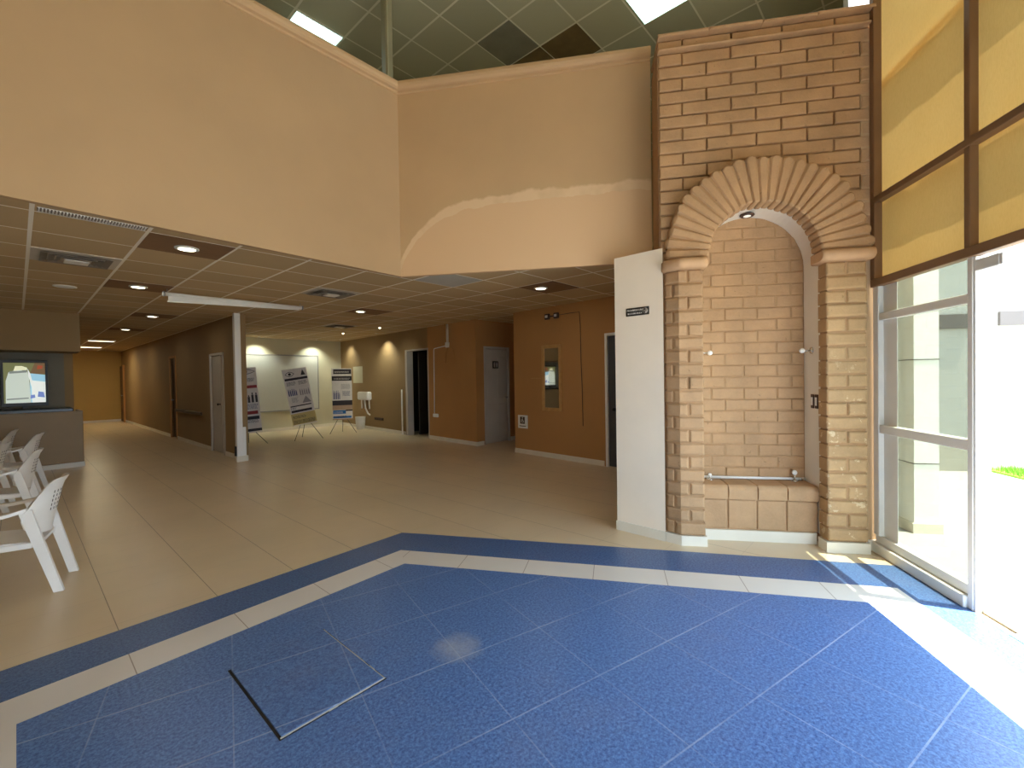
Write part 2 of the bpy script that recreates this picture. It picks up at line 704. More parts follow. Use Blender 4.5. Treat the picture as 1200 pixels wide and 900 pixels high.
# ---- outer shell (never seen directly, closes the place)
wl([(-7, 4.1), (-7.2, 4.1), (-7.2, 24), (-7, 24)], 0, 6.0, 'wall_left', m_wall)
wl([(-7.2, 4.0), (WESTX, 4.0), (WESTX, 4.13), (-7.2, 4.13)], 0, 6.0, 'wall_left_return', m_wall)
mb = MB()
mb.box((-2.55, -4.30, 0), (WESTX, WIN_A, 6.0)).box((-2.55, WIN_B, 0), (WESTX, 4.0, 6.0)).box((-2.55, WIN_A, WIN_TOP), (WESTX, WIN_B, 6.0))
struct(mb.build('wall_lobby_left', m_wall), 'tan lobby wall behind the viewer with an added glazed opening')
w3 = bpy.data.objects.new('window_added', None)  # no known window: added so daylight fills the facing walls
COL.objects.link(w3)
tag(w3, 'added glazed opening behind the viewer that brightens the lobby walls', 'window')
w3['kind'] = 'structure'
mb = MB()
for k in range(4):
    y = WIN_A + (WIN_B - WIN_A - .06) * k / 3
    mb.bbox((-2.52, y, 0), (-2.45, y + .06, WIN_TOP), .004)
for z in (0, WIN_TOP - .06):
    mb.bbox((-2.515, WIN_A, z), (-2.455, WIN_B, z + .06), .004)
mb.build('frame', m_alu, w3)
MB().box((-2.49, WIN_A, .06), (-2.484, WIN_B, WIN_TOP - .06)).build('glass_pane', m_clear, w3)
wl([(9, .46), (9.2, .46), (9.2, 24), (9, 24)], 0, 6.0, 'wall_far_right', m_wall)
wl([(-7, 24), (9, 24), (9, 24.2), (-7, 24.2)], 0, 6.0, 'wall_far_end', m_wall)
wl([xy(WN(2.31, 4.5)), xy(WN(2.34, 4.64)), (9, .3), (9, .46)], 0, 6.0, 'wall_outer_right', m_tilewhite)

# ---- white pier carrying the right end of the upper wall
pier = [(3.762, 1.612), (3.775, 2.085), (4.22, 2.085), (4.075, 1.845), (3.785, 1.655)]
wl(pier, 0.0, 2.548, 'pillar', m_white, 'white plastered pier left of the brick niche')
mb = MB().prism([(3.752, 1.606), (3.765, 2.092), (3.775, 2.085), (3.762, 1.612)], 0, .085)
struct(mb.build('baseboard_pillar', m_base), 'beige tile baseboard at the foot of the white pier')

# ---- hall: right wall with recess, doorways
def hseg(y0, y1, z0, z1, t=.16, front=0.0):
    return [(HW(y0) + front, y0), (HW(y1) + front, y1), (HW(y1) + t, y1), (HW(y0) + t, y0)]


mb = MB()
mb.prism(hseg(3.66, 5.76, 0, 2.7), 0, 2.7)                 # right of the recess
mb.prism(hseg(2.70, 3.66, 0, 2.7), 2.13, 2.7)               # over the right door
mb.prism(hseg(.5, 2.70, 0, 2.7), 0, 2.7)
mb.prism([(HW(5.76) + .16, 5.60), (HW(5.76) + .16, 5.76), (8.4, 5.76), (8.4, 5.60)], 0, 2.7)
struct(mb.build('wall_hall_right', m_hallwall), 'tan wall of the hall carrying the framed mirror')
mb = MB()
mb.prism(hseg(6.93, 8.77, 0, 2.7), 0, 2.7)
struct(mb.build('wall_hall_middle', m_hallwall), 'brown wall of the hall with the white conduit')
mb = MB()
mb.prism(hseg(8.77, 9.80, 0, 2.7), 2.18, 2.7)
mb.prism(hseg(9.80, 13.9, 0, 2.7), 0, 2.7)
struct(mb.build('wall_hall_back_right', m_corrwall), 'tan wall of the hall with conduit and dark doorway')
mb = MB()
mb.prism([(HW(6.93) + .16, 6.93), (8.4, 6.93), (8.4, 7.1), (HW(6.93) + .16, 7.1)], 2.14, 2.7)
mb.prism([(HW(6.93) + .16, 6.93), (6.79, 6.93), (6.79, 7.1), (HW(6.93) + .16, 7.1)], 0, 2.14)
mb.prism([(7.60, 6.93), (8.4, 6.93), (8.4, 7.1), (7.60, 7.1)], 0, 2.14)
mb.prism([(8.3, 5.76), (8.4, 5.76), (8.4, 6.93), (8.3, 6.93)], 0, 2.7)
struct(mb.build('wall_recess', m_hallwall), 'shaded walls of the short passage beside the mirror wall')
# dark room behind the dark doorway
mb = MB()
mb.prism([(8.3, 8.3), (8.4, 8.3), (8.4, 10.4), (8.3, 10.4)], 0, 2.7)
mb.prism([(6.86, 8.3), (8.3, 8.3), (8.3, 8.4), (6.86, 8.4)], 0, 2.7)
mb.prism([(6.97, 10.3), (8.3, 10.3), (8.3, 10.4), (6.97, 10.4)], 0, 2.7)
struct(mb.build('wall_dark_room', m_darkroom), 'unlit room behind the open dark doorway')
# far wall
mb = MB().box((2.87, 13.85, 0), (7.4, 14.0, 2.7))
struct(mb.build('wall_hall_far', m_farwall), 'pale far wall behind the banner stands')

# baseboards of the hall
mb = MB()
for a, b in ((3.70, 5.76), (6.93, 8.74), (9.86, 13.85)):
    mb.prism(hseg(a, b, 0, .1, 0.0, -.014), 0, .085)
mb.prism([(HW(6.93), 6.918), (6.76, 6.918), (6.76, 6.93), (HW(6.93), 6.93)], 0, .085)
mb.prism([(7.62, 6.918), (8.3, 6.918), (8.3, 6.93), (7.62, 6.93)], 0, .085)
struct(mb.build('baseboard_hall_right', m_base), 'cream tile baseboard along the hall walls')
struct(MB().box((2.90, 13.836, 0), (7.08, 13.85, .085)).build('baseboard_hall_far', m_base))

# ---- corridor walls (partition between corridor and back hall)
def cwall(y0, y1, z0, z1, mbx):
    mbx.box((2.75, y0, z0), (2.87, y1, z1))


mb = MB()
cwall(9.22, 10.12, 0, 2.7, mb)
cwall(10.12, 11.08, 2.05, 2.7, mb)
cwall(11.08, 14.05, 0, 2.7, mb)
cwall(14.05, 14.80, 2.16, 2.7, mb)
cwall(14.80, 23.0, 0, 2.7, mb)
struct(mb.build('wall_corridor_right', m_corrwall), 'tan wall along the right side of the corridor')
struct(MB().box((.2, 22.9, 0), (2.87, 23.05, 2.7)).build('wall_corridor_end', simple('corridor_end_paint', (190, 156, 92), .75, .04, 1.0)), 'yellowish wall closing the end of the corridor')
struct(MB().box((.6, 11.72, 0), (.72, 23.0, 2.7)).build('wall_corridor_left', m_corrwall), 'tan wall along the left of the corridor')
mb = MB()
for y0, y1 in ((9.24, 10.12), (11.08, 14.05), (14.80, 22.9)):
    mb.box((2.737, y0, 0), (2.75, y1, .085))
mb.box((.72, 22.887, 0), (2.737, 22.9, .085))
struct(mb.build('baseboard_corridor', m_base), 'tile baseboard along the corridor')
# rooms behind the corridor doorways
struct(MB().box((3.9, 13.0, 0), (4.0, 13.84, 2.7)).box((3.9, 14.01, 0), (4.0, 16, 2.7)).box((2.88, 15.9, 0), (3.9, 16, 2.7)).build('wall_side_room', m_farwall))

# ================================================================== DOORS, FRAMES
# white end post of the partition
t = thing('door_post', (2.745, 9.17, 0), 'slim white post at the end of the corridor wall, ceiling to floor', 'post')
MB().bbox((2.655, 9.12, .0), (2.755, 9.22, 2.70), .006).build('post', m_whiteplastic, t)
MB().bbox((2.757, 9.15, .62), (2.80, 9.22, 2.70), .004).build('jamb_strip', m_corrwall, t, 'tan strip on the right edge of the post')
MB().bbox((2.757, 9.13, .0), (2.81, 9.22, .62), .004).build('lower_strip', m_whiteplastic, t)
MB().bbox((2.640, 9.09, .0), (2.83, 9.119, .10), .004).build('base_block', m_base, t)
MB().bbox((2.630, 9.13, .10), (2.654, 9.20, .28), .006).build('cable_box', m_black, t, 'dark box low on the side of the post')

# corridor doorway nearer: pale door standing half open
t = thing('corridor_door', (2.81, 10.6, 0), 'pale half-open door in the corridor wall just behind the white post', 'door')
MB().bbox((2.735, 10.14, 0), (2.77, 10.19, 2.04), .004).bbox((2.735, 11.02, 0), (2.77, 11.07, 2.04), .004).bbox((2.735, 10.19, 2.0), (2.77, 11.02, 2.045), .004).build('door_frame', m_door, t)
MB().bbox((2.775, 10.42, .01), (2.815, 11.02, 2.0), .004).build('door_leaf', m_door, t)
MB().lathe([(.02, 0), (.012, .01), (.012, .03), (.026, .04), (.02, .06)], (2.775, 10.50, 1.0), (-1, 0, 0), 12).build('handle', m_black, t)
# farther dark corridor door
t = thing('corridor_door', (2.81, 14.4, 0), 'dark narrow door farther down the corridor wall, beyond the handrail', 'door')
MB().bbox((2.735, 14.06, 0), (2.77, 14.12, 2.155), .004).bbox((2.735, 14.73, 0), (2.77, 14.79, 2.155), .004).bbox((2.735, 14.12, 2.1), (2.77, 14.73, 2.155), .004).build('door_frame', m_hallwall, t)
MB().bbox((2.80, 14.12, .01), (2.84, 14.73, 2.1), .004).build('door_leaf', simple('dark_wood_door', (84, 60, 38), .5, .12, 5), t)
MB().lathe([(.02, 0), (.012, .01), (.012, .03), (.026, .04), (.02, .06)], (2.80, 14.62, 1.0), (-1, 0, 0), 12).build('handle', m_grey, t)
# door at the end of the corridor
t = thing('corridor_door', (2.74, 22.0, 0), 'brown door at the far end of the corridor beside the yellow wall', 'door')
MB().bbox((2.70, 22.2, .01), (2.749, 22.86, 2.12), .004).build('door_leaf', simple('brown_door', (112, 78, 32), .5, .1, 5), t)
MB().bbox((2.69, 22.13, 0), (2.749, 22.195, 2.16), .004).build('door_frame', m_hallwall, t)
MB().lathe([(.02, 0), (.012, .01), (.012, .03), (.026, .04), (.02, .06)], (2.70, 22.3, 1.0), (-1, 0, 0), 12).build('handle', m_grey, t)
# handrail
t = thing('handrail', (2.71, 12.7, .76), 'dark handrail fixed along the corridor wall between the two doors', 'handrail')
MB().bbox((2.675, 11.55, .73), (2.705, 13.85, .80), .01).build('rail', simple('dark_rail', (74, 52, 34), .5, .1, 5), t)
for y in (11.8, 12.7, 13.6):
    MB().tube([(2.705, y, .76), (2.749, y, .74)], .01, 8).build('bracket', m_grey, t)

# dark doorway of the hall wall: white frame, leaf swung inside
t = thing('hall_doorway', (HW(9.3), 9.3, 0), 'white-framed open doorway into the dark room on the hall wall', 'door frame')
mb = MB()
mb.prism(hseg(9.72, 9.80, 0, 0, .17, -.02), 0, 2.20)
mb.prism(hseg(8.74, 8.77, 0, 0, .17, -.012), 0, 2.20)
mb.prism(hseg(8.77, 9.72, 0, 0, .17, -.012), 2.17, 2.20)
mb.build('door_frame', m_door, t)
MB().bbox((7.0, 9.55, .01), (7.75, 9.59, 2.15), .004).build('door_leaf', simple('dark_door', (46, 38, 30), .5, .1, 4), t)
# WC door in the passage
t = thing('restroom_door', (7.19, 6.95, 0), 'white panel door with black sign at the back of the shaded passage', 'door')
MB().bbox((6.79, 6.915, 0), (6.84, 6.96, 2.14), .004).bbox((7.55, 6.915, 0), (7.60, 6.96, 2.14), .004).bbox((6.84, 6.915, 2.09), (7.55, 6.96, 2.14), .004).build('door_frame', m_door, t)
lf = MB().bbox((6.845, 6.945, .01), (7.545, 6.985, 2.085), .004).build('door_leaf', m_door, t)
mb = MB()
for z0, z1 in ((.16, .86), (.98, 1.92)):
    for x0, x1 in ((6.91, 7.17), (7.22, 7.48)):
        mb.bbox((x0, 6.935, z0), (x1, 6.9449, z1), .008)
mb.build('raised_panel', m_door, lf)
MB().lathe([(.024, 0), (.012, .01), (.012, .03), (.028, .045), (.02, .065)], (7.48, 6.945, 1.0), (0, -1, 0), 14).build('knob', m_grey, t)
sg = MB().bbox((7.06, 6.92, 1.66), (7.24, 6.9345, 1.82), .004).build('door_sign', m_black, t, 'small black sign at head height')
mb = MB()
for cx in (7.105, 7.19):
    mb.lathe([(.011, 0), (.011, .003)], (cx, 6.917, 1.785), (0, -1, 0), 12)
    mb.prism([(cx - .016, 1.772), (cx + .016, 1.772), (cx + .010, 1.685), (cx - .010, 1.685)], 0, 1, T=lambda a, b, c: Vector((a, 6.9185 - .003 * c, b)))
mb.box((7.146, 6.9165, 1.68), (7.150, 6.9195, 1.80))
mb.build('pictogram', m_whiteplastic, sg)
# right dark grey door
t = thing('side_door', (HW(3.2), 3.2, 0), 'dark grey door partly hidden by the white pier', 'door')
mb = MB()
mb.prism(hseg(3.62, 3.665, 0, 0, .1, -.018), 0, 2.13)
mb.prism(hseg(2.70, 2.745, 0, 0, .1, -.018), 0, 2.13)
mb.prism(hseg(2.745, 3.62, 0, 0, .1, -.018), 2.09, 2.13)
mb.build('door_frame', m_whiteplastic, t)
lf = MB().prism(hseg(2.75, 3.615, 0, 0, .06, .015), .01, 2.085).build('door_leaf', m_darkgrey, t)
mb = MB()
mb.prism(hseg(3.36, 3.45, 0, 0, .001, .006), 1.34, 1.52).build('door_sign', m_black, t)
MB().lathe([(.026, 0), (.012, .01), (.012, .03), (.03, .045), (.02, .065)], (HW(3.5) + .015, 3.5, .92), (-1, 0, 0), 14).build('knob', m_black, t)

# ================================================================== BRICK NICHE
NI = thing('brick_niche', tuple(WN(1.41, 4.1)), 'tall painted brick arch niche with built-in brick bench beside the glass front', 'niche')


def block(mb, s0, s1, z0, z1, nf, nb, r=.012, T=WN, mi=0, jit=.003):
    nf = nf + random.uniform(-jit, jit)
    s0 += random.uniform(0, jit)
    s1 -= random.uniform(0, jit)
    z0 += random.uniform(0, jit)
    z1 -= random.uniform(0, jit)
    cols = [s0, s1]
    if T is WB and s0 < BEND - .005 and s1 > BEND + .005:
        cols = [s0, BEND, s1]

    def ring(n, i):
        cs = [s0 + i] + cols[1:-1] + [s1 - i]
        return [T(s, n, z0 + i) for s in cs] + [T(s, n, z1 - i) for s in reversed(cs)]
    R = [ring(nb, 0), ring(nf + r, 0), ring(nf + r * .5, r * .134), ring(nf + r * .134, r * .5), ring(nf, r)]
    k = len(R[0])
    V = [p for q in R for p in q]
    F = []
    for a in range(4):
        for j in range(k):
            F.append((a * k + j, a * k + (j + 1) % k, (a + 1) * k + (j + 1) % k, (a + 1) * k + j))
    o = 4 * k
    h = k // 2
    for j in range(h - 1):
        F.append((o + j, o + j + 1, o + k - 2 - j, o + k - 1 - j))
    mb.add(V, F, mi)


SCX = 1.412                     # arch centre line
ZC = 2.43
# --- core of the wall with the arched hole
poly = [(.605, .0), (.915, .0), (.915, ZC)]
for k in range(25):
    a = PI - PI * k / 24
    poly.append((SCX + .497 * math.cos(a), ZC - .04 + .497 * math.sin(a)))
poly += [(1.909, ZC), (1.909, .0), (2.29, .0), (2.29, 4.24), (.605, 4.24)]
mb = MB()
mb.prism(poly, 4.085, 4.43, T=lambda s, z, n: WN(s, n, z))
mb.build('wall_core', m_mortar, NI)

# --- upper brick facing
mb = MB()
RH = .1065
z = ZC - .03
row = 0
R_hide = .6
while z < 4.12:
    zm = z + RH / 2
    offs = .0 if row % 2 else -.195
    s = .612 + offs
    while s < 2.255:
        a, b = max(s, .612), min(s + .385, 2.255)
        s += .39
        if b - a < .03:
            continue
        segs = [(a, b)]
        if zm - ZC < R_hide:
            hw = math.sqrt(max(R_hide ** 2 - max(zm - ZC, 0) ** 2, 0))
            lo, hi = SCX - hw, SCX + hw
            segs = []
            if a < lo:
                segs.append((a, min(b, lo)))
            if b > hi:
                segs.append((max(a, hi), b))
        for p, q in segs:
            if q - p > .03:
                block(mb, p, q, z + .003, z + RH - .003, 4.06, 4.10, .012, jit=.005)
    z += RH
    row += 1
zt = z
mb.build('upper_brickwork', m_brick, NI, 'running-bond brick facing above the arch')
mb = MB()
block(mb, .605, 2.245, zt + .004, zt + .03, 4.015, 4.3, .012)
for k in range(5):
    block(mb, max(.608, .42 + k * .39), min(.805 + k * .39, 2.24), zt + .036, zt + .098, 4.045, 4.3, .010)
for k in range(4):
    a, b = .60 + k * .412, .60 + (k + 1) * .412
    block(mb, a, min(b, 2.25), zt + .104, 4.345, 3.985, 4.45, .016)
mb.build('cap_course', m_brick, NI, 'projecting brick cap along the top')

# --- pillars
def pillar(name, s0, s1, T, joints, mat, label):
    mb = MB()
    n = 20
    z0, z1 = .085, 2.335
    h = (z1 - z0) / n
    for i in range(n):
        j = joints[i % len(joints)]
        e = [s0] + j + [s1]
        for k in range(len(e) - 1):
            block(mb, e[k] + (.003 if k else 0), e[k + 1] - (.003 if k < len(e) - 2 else 0), z0 + i * h + .004, z0 + (i + 1) * h - .004,
                  3.97, 4.105, .018, T, jit=.006)
    o = mb.build(name, mat, NI, label)
    mm = MB()
    cs = [s0 + .014, BEND, s1 - .016] if T is WB else [s0 + .014, s1 - .014]
    for a, b in zip(cs[:-1], cs[1:]):
        mm.box((a, 3.984, z0), (b, 4.10, z1), T=T)
    mm.build('mortar', m_mortar, o)
    return o


pillar('pillar', .615, .941, WB, [[.69], [.815]], m_brick, 'left brick pillar of the arch with angled corner')
pillar('pillar', 1.868, 2.168, WN, [[], [2.018]], m_brickscuff, 'right brick pillar with whitish scuffs')
# side plaster strip by the glass
MB().box((2.172, 4.066, .085), (2.285, 4.084, 4.12), T=WN).build('side_strip', m_wall, NI, 'plain tan strip between pillar and glass')

# --- cornices (half-round, wrapped round the pillar)
def cornice(s0, s1, T, cols):
    mb = MB()
    prof = []
    for k in range(13):
        a = -PI / 2 + PI * k / 12
        prof.append((3.925 - .045 * math.cos(a), 2.378 + .045 * math.sin(a)))
    prof = [(4.104, 2.333)] + prof + [(4.104, 2.423)]
    rows = []
    for i, s in enumerate(cols):
        sh_ = .012 if i in (0, len(cols) - 1) else 0
        rows.append([T(s, n + (.02 if sh_ and n < 4.0 else 0), 2.378 + (z - 2.378) * (.8 if sh_ else 1) + random.uniform(-.002, .002)) for n, z in prof])
    mb.grid(rows, closed=True)
    mb.add(rows[0], [tuple(range(len(prof)))])
    mb.add(rows[-1], [tuple(range(len(prof)))])
    return mb.build('cornice', m_cornice, NI)


cornice(.58, .96, WB, [.585, .60, .66, .72, BEND, .78, .85, .92, .95, .965])
cornice(1.78, 2.2, WN, [1.815, 1.828, 1.90, 2.0, 2.1, 2.18, 2.192])

# --- arch ring of voussoirs
mb = MB()
NV = 25
RI, RO = .415, .795
for k in range(NV):
    a0 = PI - PI * k / NV - .006
    a1 = PI - PI * (k + 1) / NV + .006
    am = (a0 + a1) / 2
    ro = RO + random.uniform(-.012, .012)
    ri = RI + random.uniform(-.008, .006)
    nf = 3.93 + random.uniform(-.006, .006)
    # outline: inner edge, outer edge rounded
    pts = []

    def P(r, a):
        return (SCX - .01 + r * math.cos(a), ZC + r * math.sin(a))
    w = (a0 - a1) / 2
    pts.append(P(ri + .008, a0))
    pts.append(P(ro * .62, a0))
    pts.append(P(ro - .028, a0))
    for q in (.72, .3, -.3, -.72):
        pts.append(P(ro - .020 * q * q * 1.1, am + w * q))
    pts.append(P(ro - .028, a1))
    pts.append(P(ro * .62, a1))
    pts.append(P(ri + .008, a1))
    pts.append(P(ri, am - w * .5))
    pts.append(P(ri, am + w * .5))
    cx = sum(p[0] for p in pts) / len(pts)
    cz = sum(p[1] for p in pts) / len(pts)
    ur = (math.cos(am), math.sin(am))
    ut = (-math.sin(am), math.cos(am))

    def inset(d):
        out = []
        for x, zz in pts:
            dr = (x - cx) * ur[0] + (zz - cz) * ur[1]
            dt = (x - cx) * ut[0] + (zz - cz) * ut[1]
            L = (ro - ri) / 2
            dr *= (1 - d / L)
            half = abs(w) * (ri + ro) / 2
            dt *= (1 - d / half)
            out.append((cx + dr * ur[0] + dt * ut[0], cz + dr * ur[1] + dt * ut[1]))
        return out
    rings = [(4.10, pts), (nf + .018, pts), (nf + .006, inset(.006)), (nf, inset(.014))]
    V, F = [], []
    m = len(pts)
    for n, rr in rings:
        V += [WB(x, n, zz) for x, zz in rr]
    for a in range(3):
        for j in range(m):
            F.append((a * m + j, a * m + (j + 1) % m, (a + 1) * m + (j + 1) % m, (a + 1) * m + j))
    o = 3 * m
    # cap: quads across the brick from side to side
    F += [(o + 0, o + 1, o + 8, o + 9), (o + 1, o + 2, o + 7, o + 8), (o + 2, o + 3, o + 6, o + 7), (o + 3, o + 4, o + 5, o + 6), (o + 0, o + 9, o + 10, o + 11)]
    mb.add(V, F)
mb.build('arch', m_brick, NI, 'ring of radial bricks round the niche')
mb = MB()
for k in range(48):
    a0, a1 = PI - PI * k / 48, PI - PI * (k + 1) / 48
    q = [(SCX - .01 + r * math.cos(a), ZC + r * math.sin(a)) for r, a in ((RI + .014, a0), (RO - .03, a0), (RO - .03, a1), (RI + .014, a1))]
    mb.add([WB(x, 3.945, z_) for x, z_ in q] + [WB(x, 4.09, z_) for x, z_ in q],
           [(0, 1, 2, 3), (4, 7, 6, 5), (0, 3, 7, 4), (1, 5, 6, 2)])
mb.build('arch_mortar', m_mortar, NI)

# --- white lining of the niche
def uprofile(hw, zc):
    pts = [(SCX - hw, .09), (SCX - hw, zc * .5)]
    for k in range(33):
        a = PI - PI * k / 32
        pts.append((SCX + hw * math.cos(a), zc + hw * math.sin(a)))
    pts += [(SCX + hw, zc * .5), (SCX + hw, .09)]
    return pts


pi_, po_ = uprofile(.474, 2.392), uprofile(.494, 2.392)
rows = [[WN(s, n, z) for s, z in pr] for pr, n in ((pi_, 4.10), (pi_, 4.395), (po_, 4.395), (po_, 4.10), (pi_, 4.10))]
MB().grid(rows, smooth=False).build('lining', m_lining, NI, 'white plaster lining of the niche')
mb = MB()
# --- back wall bricks
z = .49
row = 0
while z < 2.92:
    offs = -.11 if row % 2 else -.27
    s = .93 + offs
    while s < 1.9:
        a, b = max(s, .94), min(s + .275, 1.884)
        s += .28
        if b - a > .03:
            zz = z + .052
            hw = 2
            if zz > 2.392:
                hw = math.sqrt(max(.474 ** 2 - (zz - 2.392) ** 2, 0)) + .0
            a, b = max(a, SCX - hw), min(b, SCX + hw)
            if b - a > .03:
                block(mb, a, b, z + .002, z + .102, 4.389, 4.42, .008, jit=.005)
    z += .104
    row += 1
bw = mb.build('back_brickwork', m_brick, NI, 'brick back wall inside the niche')
mb = MB()
mb.box((.94, 4.396, .1), (1.885, 4.43, 2.40), T=WN)
pr = [(SCX + .47 * math.cos(PI - PI * k / 24), 2.40 + .47 * math.sin(PI - PI * k / 24)) for k in range(25)]
mb.prism(pr, 4.396, 4.43, T=lambda s, z, n: WN(s, n, z))
mb.build('mortar', simple('niche_mortar', (170, 135, 97), .85, .08, 20, bump=.3, bscale=80), bw)

# --- bench
mb = MB()
ed = [.945, 1.163, 1.40, 1.635, 1.880]
for a, b in zip(ed[:-1], ed[1:]):
    block(mb, a + .004, b - .004, .098, .358, 4.145, 4.35, .012)
mb.box((.945, 4.158, .09), (1.88, 4.36, .37), T=WN)
mb.build('bench_front', m_brick, NI, 'square bricks of the bench front')
mb = MB()
for a, b in zip(ed[:-1], ed[1:]):
    a, b = a + .005, b - .005
    prof = [(4.396, .37), (4.118, .37)]
    for k in range(7):
        t_ = PI / 2 * k / 6
        prof.append((4.162 - .05 * math.cos(t_), .437 + .05 * math.sin(t_)))
    prof.append((4.396, .487))
    r0_ = [WN(a, n, z) for n, z in prof]
    r1_ = [WN(b, n, z) for n, z in prof]
    mb.grid([r0_, r1_], closed=True, smooth=False)
    mb.add(r0_, [tuple(range(len(prof)))])
    mb.add(r1_, [tuple(range(len(prof)))])
mb.box((.945, 4.135, .36), (1.88, 4.39, .478), T=WN)
mb.build('bench_top', m_brick, NI, 'rounded brick slabs of the bench seat')

# --- white foot tiles
mb = MB()
mb.box((.945, 4.135, 0), (1.866, 4.16, .092), T=WN)
mb.box((1.858, 3.958, 0), (2.172, 4.10, .083), T=WN)
mb.box((2.172, 4.045, 0), (2.285, 4.07, .083), T=WN)
mb.box((.604, 3.958, 0), (BEND, 4.10, .083), T=WB)
mb.box((BEND, 3.958, 0), (.951, 4.10, .083), T=WB)
mb.build('foot_tile', m_base, NI, 'cream tiles round the foot')

# spotlight in the crown of the niche
c = WN(1.375, 4.25, 2.846)
t = thing('spotlight', tuple(c), 'dark-rimmed round spotlight recessed in the top of the niche', 'spotlight')
ax = Vector((0, 0, -1))
MB().lathe([(.030, -.008), (.056, -.004), (.060, .004), (.052, .012), (.034, .010)], c, ax, 28).build('rim', m_brownplate, t)
MB().lathe([(.033, .004), (.030, .014), (.012, .018)], c, ax, 24).build('lens', emit('warm_lens', (236, 232, 220), .25), t)


# glass ball fittings on the niche side walls
def ball_fixture(base, axis, label, ln=.06, r=.022, plate=.03):
    t = thing('ball_fixture', tuple(base), label, 'wall fixture')
    axis = Vector(axis).normalized()
    MB().lathe([(plate, 0), (plate, .006), (plate * .75, .012), (.010, .016)], base, axis, 20).build('plate', m_chrome, t)
    MB().tube([base + axis * .012, base + axis * ln], .006, 10).build('stem', m_chrome, t)
    MB().sphere(base + axis * (ln + r * .8), r).build('ball', m_whiteplastic, t, 'whitish ball')
    return t


Wv = Vector((WX, WY, 0))
ball_fixture(WN(SCX + .4735, 4.25, 1.642), -Wv, 'chrome ball fixture on the right inner side of the niche above the switches')
ball_fixture(WN(SCX - .4735, 4.25, 1.642), Wv, 'small ball fixture on the left inner side of the niche at the pillar edge', .10)
ball_fixture(WN(1.775, 4.33, .487), (0, 0, 1), 'upright chrome ball fixture at the right end of the bench rail')
ball_fixture(WN(1.065, 4.325, .487), (0, 0, 1), 'upright chrome ball fixture at the left end of the bench rail', .03, .016)
t = thing('bench_rail', tuple(WN(1.4, 4.362, .49)), 'long white rail lying along the back of the brick bench', 'rail')
MB().tube([WN(.95, 4.362, .503), WN(1.87, 4.362, .503)], .0125, 12).build('tube', m_whiteplastic, t)
for s in (.97, 1.85):
    MB().bbox((s - .01, 4.347, .488), (s + .01, 4.377, .512), .003, T=WN).build('clip', m_chrome, t)

# switches
for n_, lb in ((4.235, 'brown-framed light switch, inner one of the pair in the niche'), (4.165, 'brown-framed light switch beside the brick edge in the niche')):
    t = thing('light_switch', tuple(WN(SCX + .474, n_, 1.2)), lb, 'switch')
    T_ = lambda a, b, c, n_=n_: WN(SCX + .4738 - c, n_ + a, 1.205 + b)
    MB().bbox((-.026, -.06, 0), (.026, .06, .008), .003, T=T_).build('frame', m_brownplate, t)
    MB().bbox((-.014, -.035, .0082), (.014, .035, .012), .002, T=T_).build('rocker', m_whiteplastic, t)

# ================================================================== GLASS FRONT
win = MB()
NB = -4.25
SI, SO = 2.245, 2.31
bars = MB()
win_o = thing('window_1', tuple(WN(2.27, 3.5)), 'white aluminium glass front beside the brick niche', 'window')
win_o['kind'] = 'structure'
panels = [(3.14, 4.045)]
door_n = (1.25, 3.10)
panels += [(-3.3, -1.86), (-4.15, -3.36)]
mb = MB()
mb.bbox((SI, 3.10, 0), (2.335, 3.14, 2.14), .004, T=WN)                 # stile between panel and door
mb.bbox((SI, 3.985, 0.14), (SO - .005, 4.052, 2.14), .004, T=WN)
mb.build('stile', m_alu, win_o)
MB().bbox((SI - .02, 3.14, 0), (SO, 4.052, .075), .004, T=WN).bbox((SI + .012, 3.14, .0755), (SO, 4.052, .14), .004, T=WN).build('sill', m_alu, win_o)
MB().bbox((SI + .005, 3.14, .962), (SO - .005, 3.985, 1.028), .004, T=WN).build('transom', m_alu, win_o)
MB().bbox((SI + .005, 3.14, 1.853), (SO - .005, 3.985, 1.912), .004, T=WN).build('transom', m_alu, win_o)
MB().box((2.285, 3.14, .14), (2.291, 3.985, 2.14), T=WN).build('glass_pane', m_glass, win_o)
MB().bbox((2.281, 3.823, .14), (2.284, 3.984, 2.13), .001, T=WN).build('side_plate', m_alu, win_o)
# upper frame carried over the whole front, browned for its backlit shade
mb = MB()
for z0, z1 in ((2.125, 2.185), (2.785, 2.832), (5.0, 5.05)):
    mb.bbox((2.225, NB, z0), (2.285, 4.05, z1), .004, T=WN)
for n0 in (3.105, 2.05, 1.19, -.36, -1.86, -3.36):
    mb.bbox((2.235, n0, 2.186), (2.284, n0 + .045, 5.98), .004, T=WN)
mb.bbox((2.225, 3.995, 2.186), (2.284, 4.05, 5.98), .004, T=WN)
mb.build('upper_frame', m_backlitbrown, win_o, 'brown bars in front of the blinds')

MB().bbox((2.312, NB, 3.70), (2.41, 4.05, 3.755), .004, T=WN).bbox((2.312, NB, 2.785), (2.41, 4.05, 2.83), .004, T=WN).build('outer_ledge', m_alu, win_o)
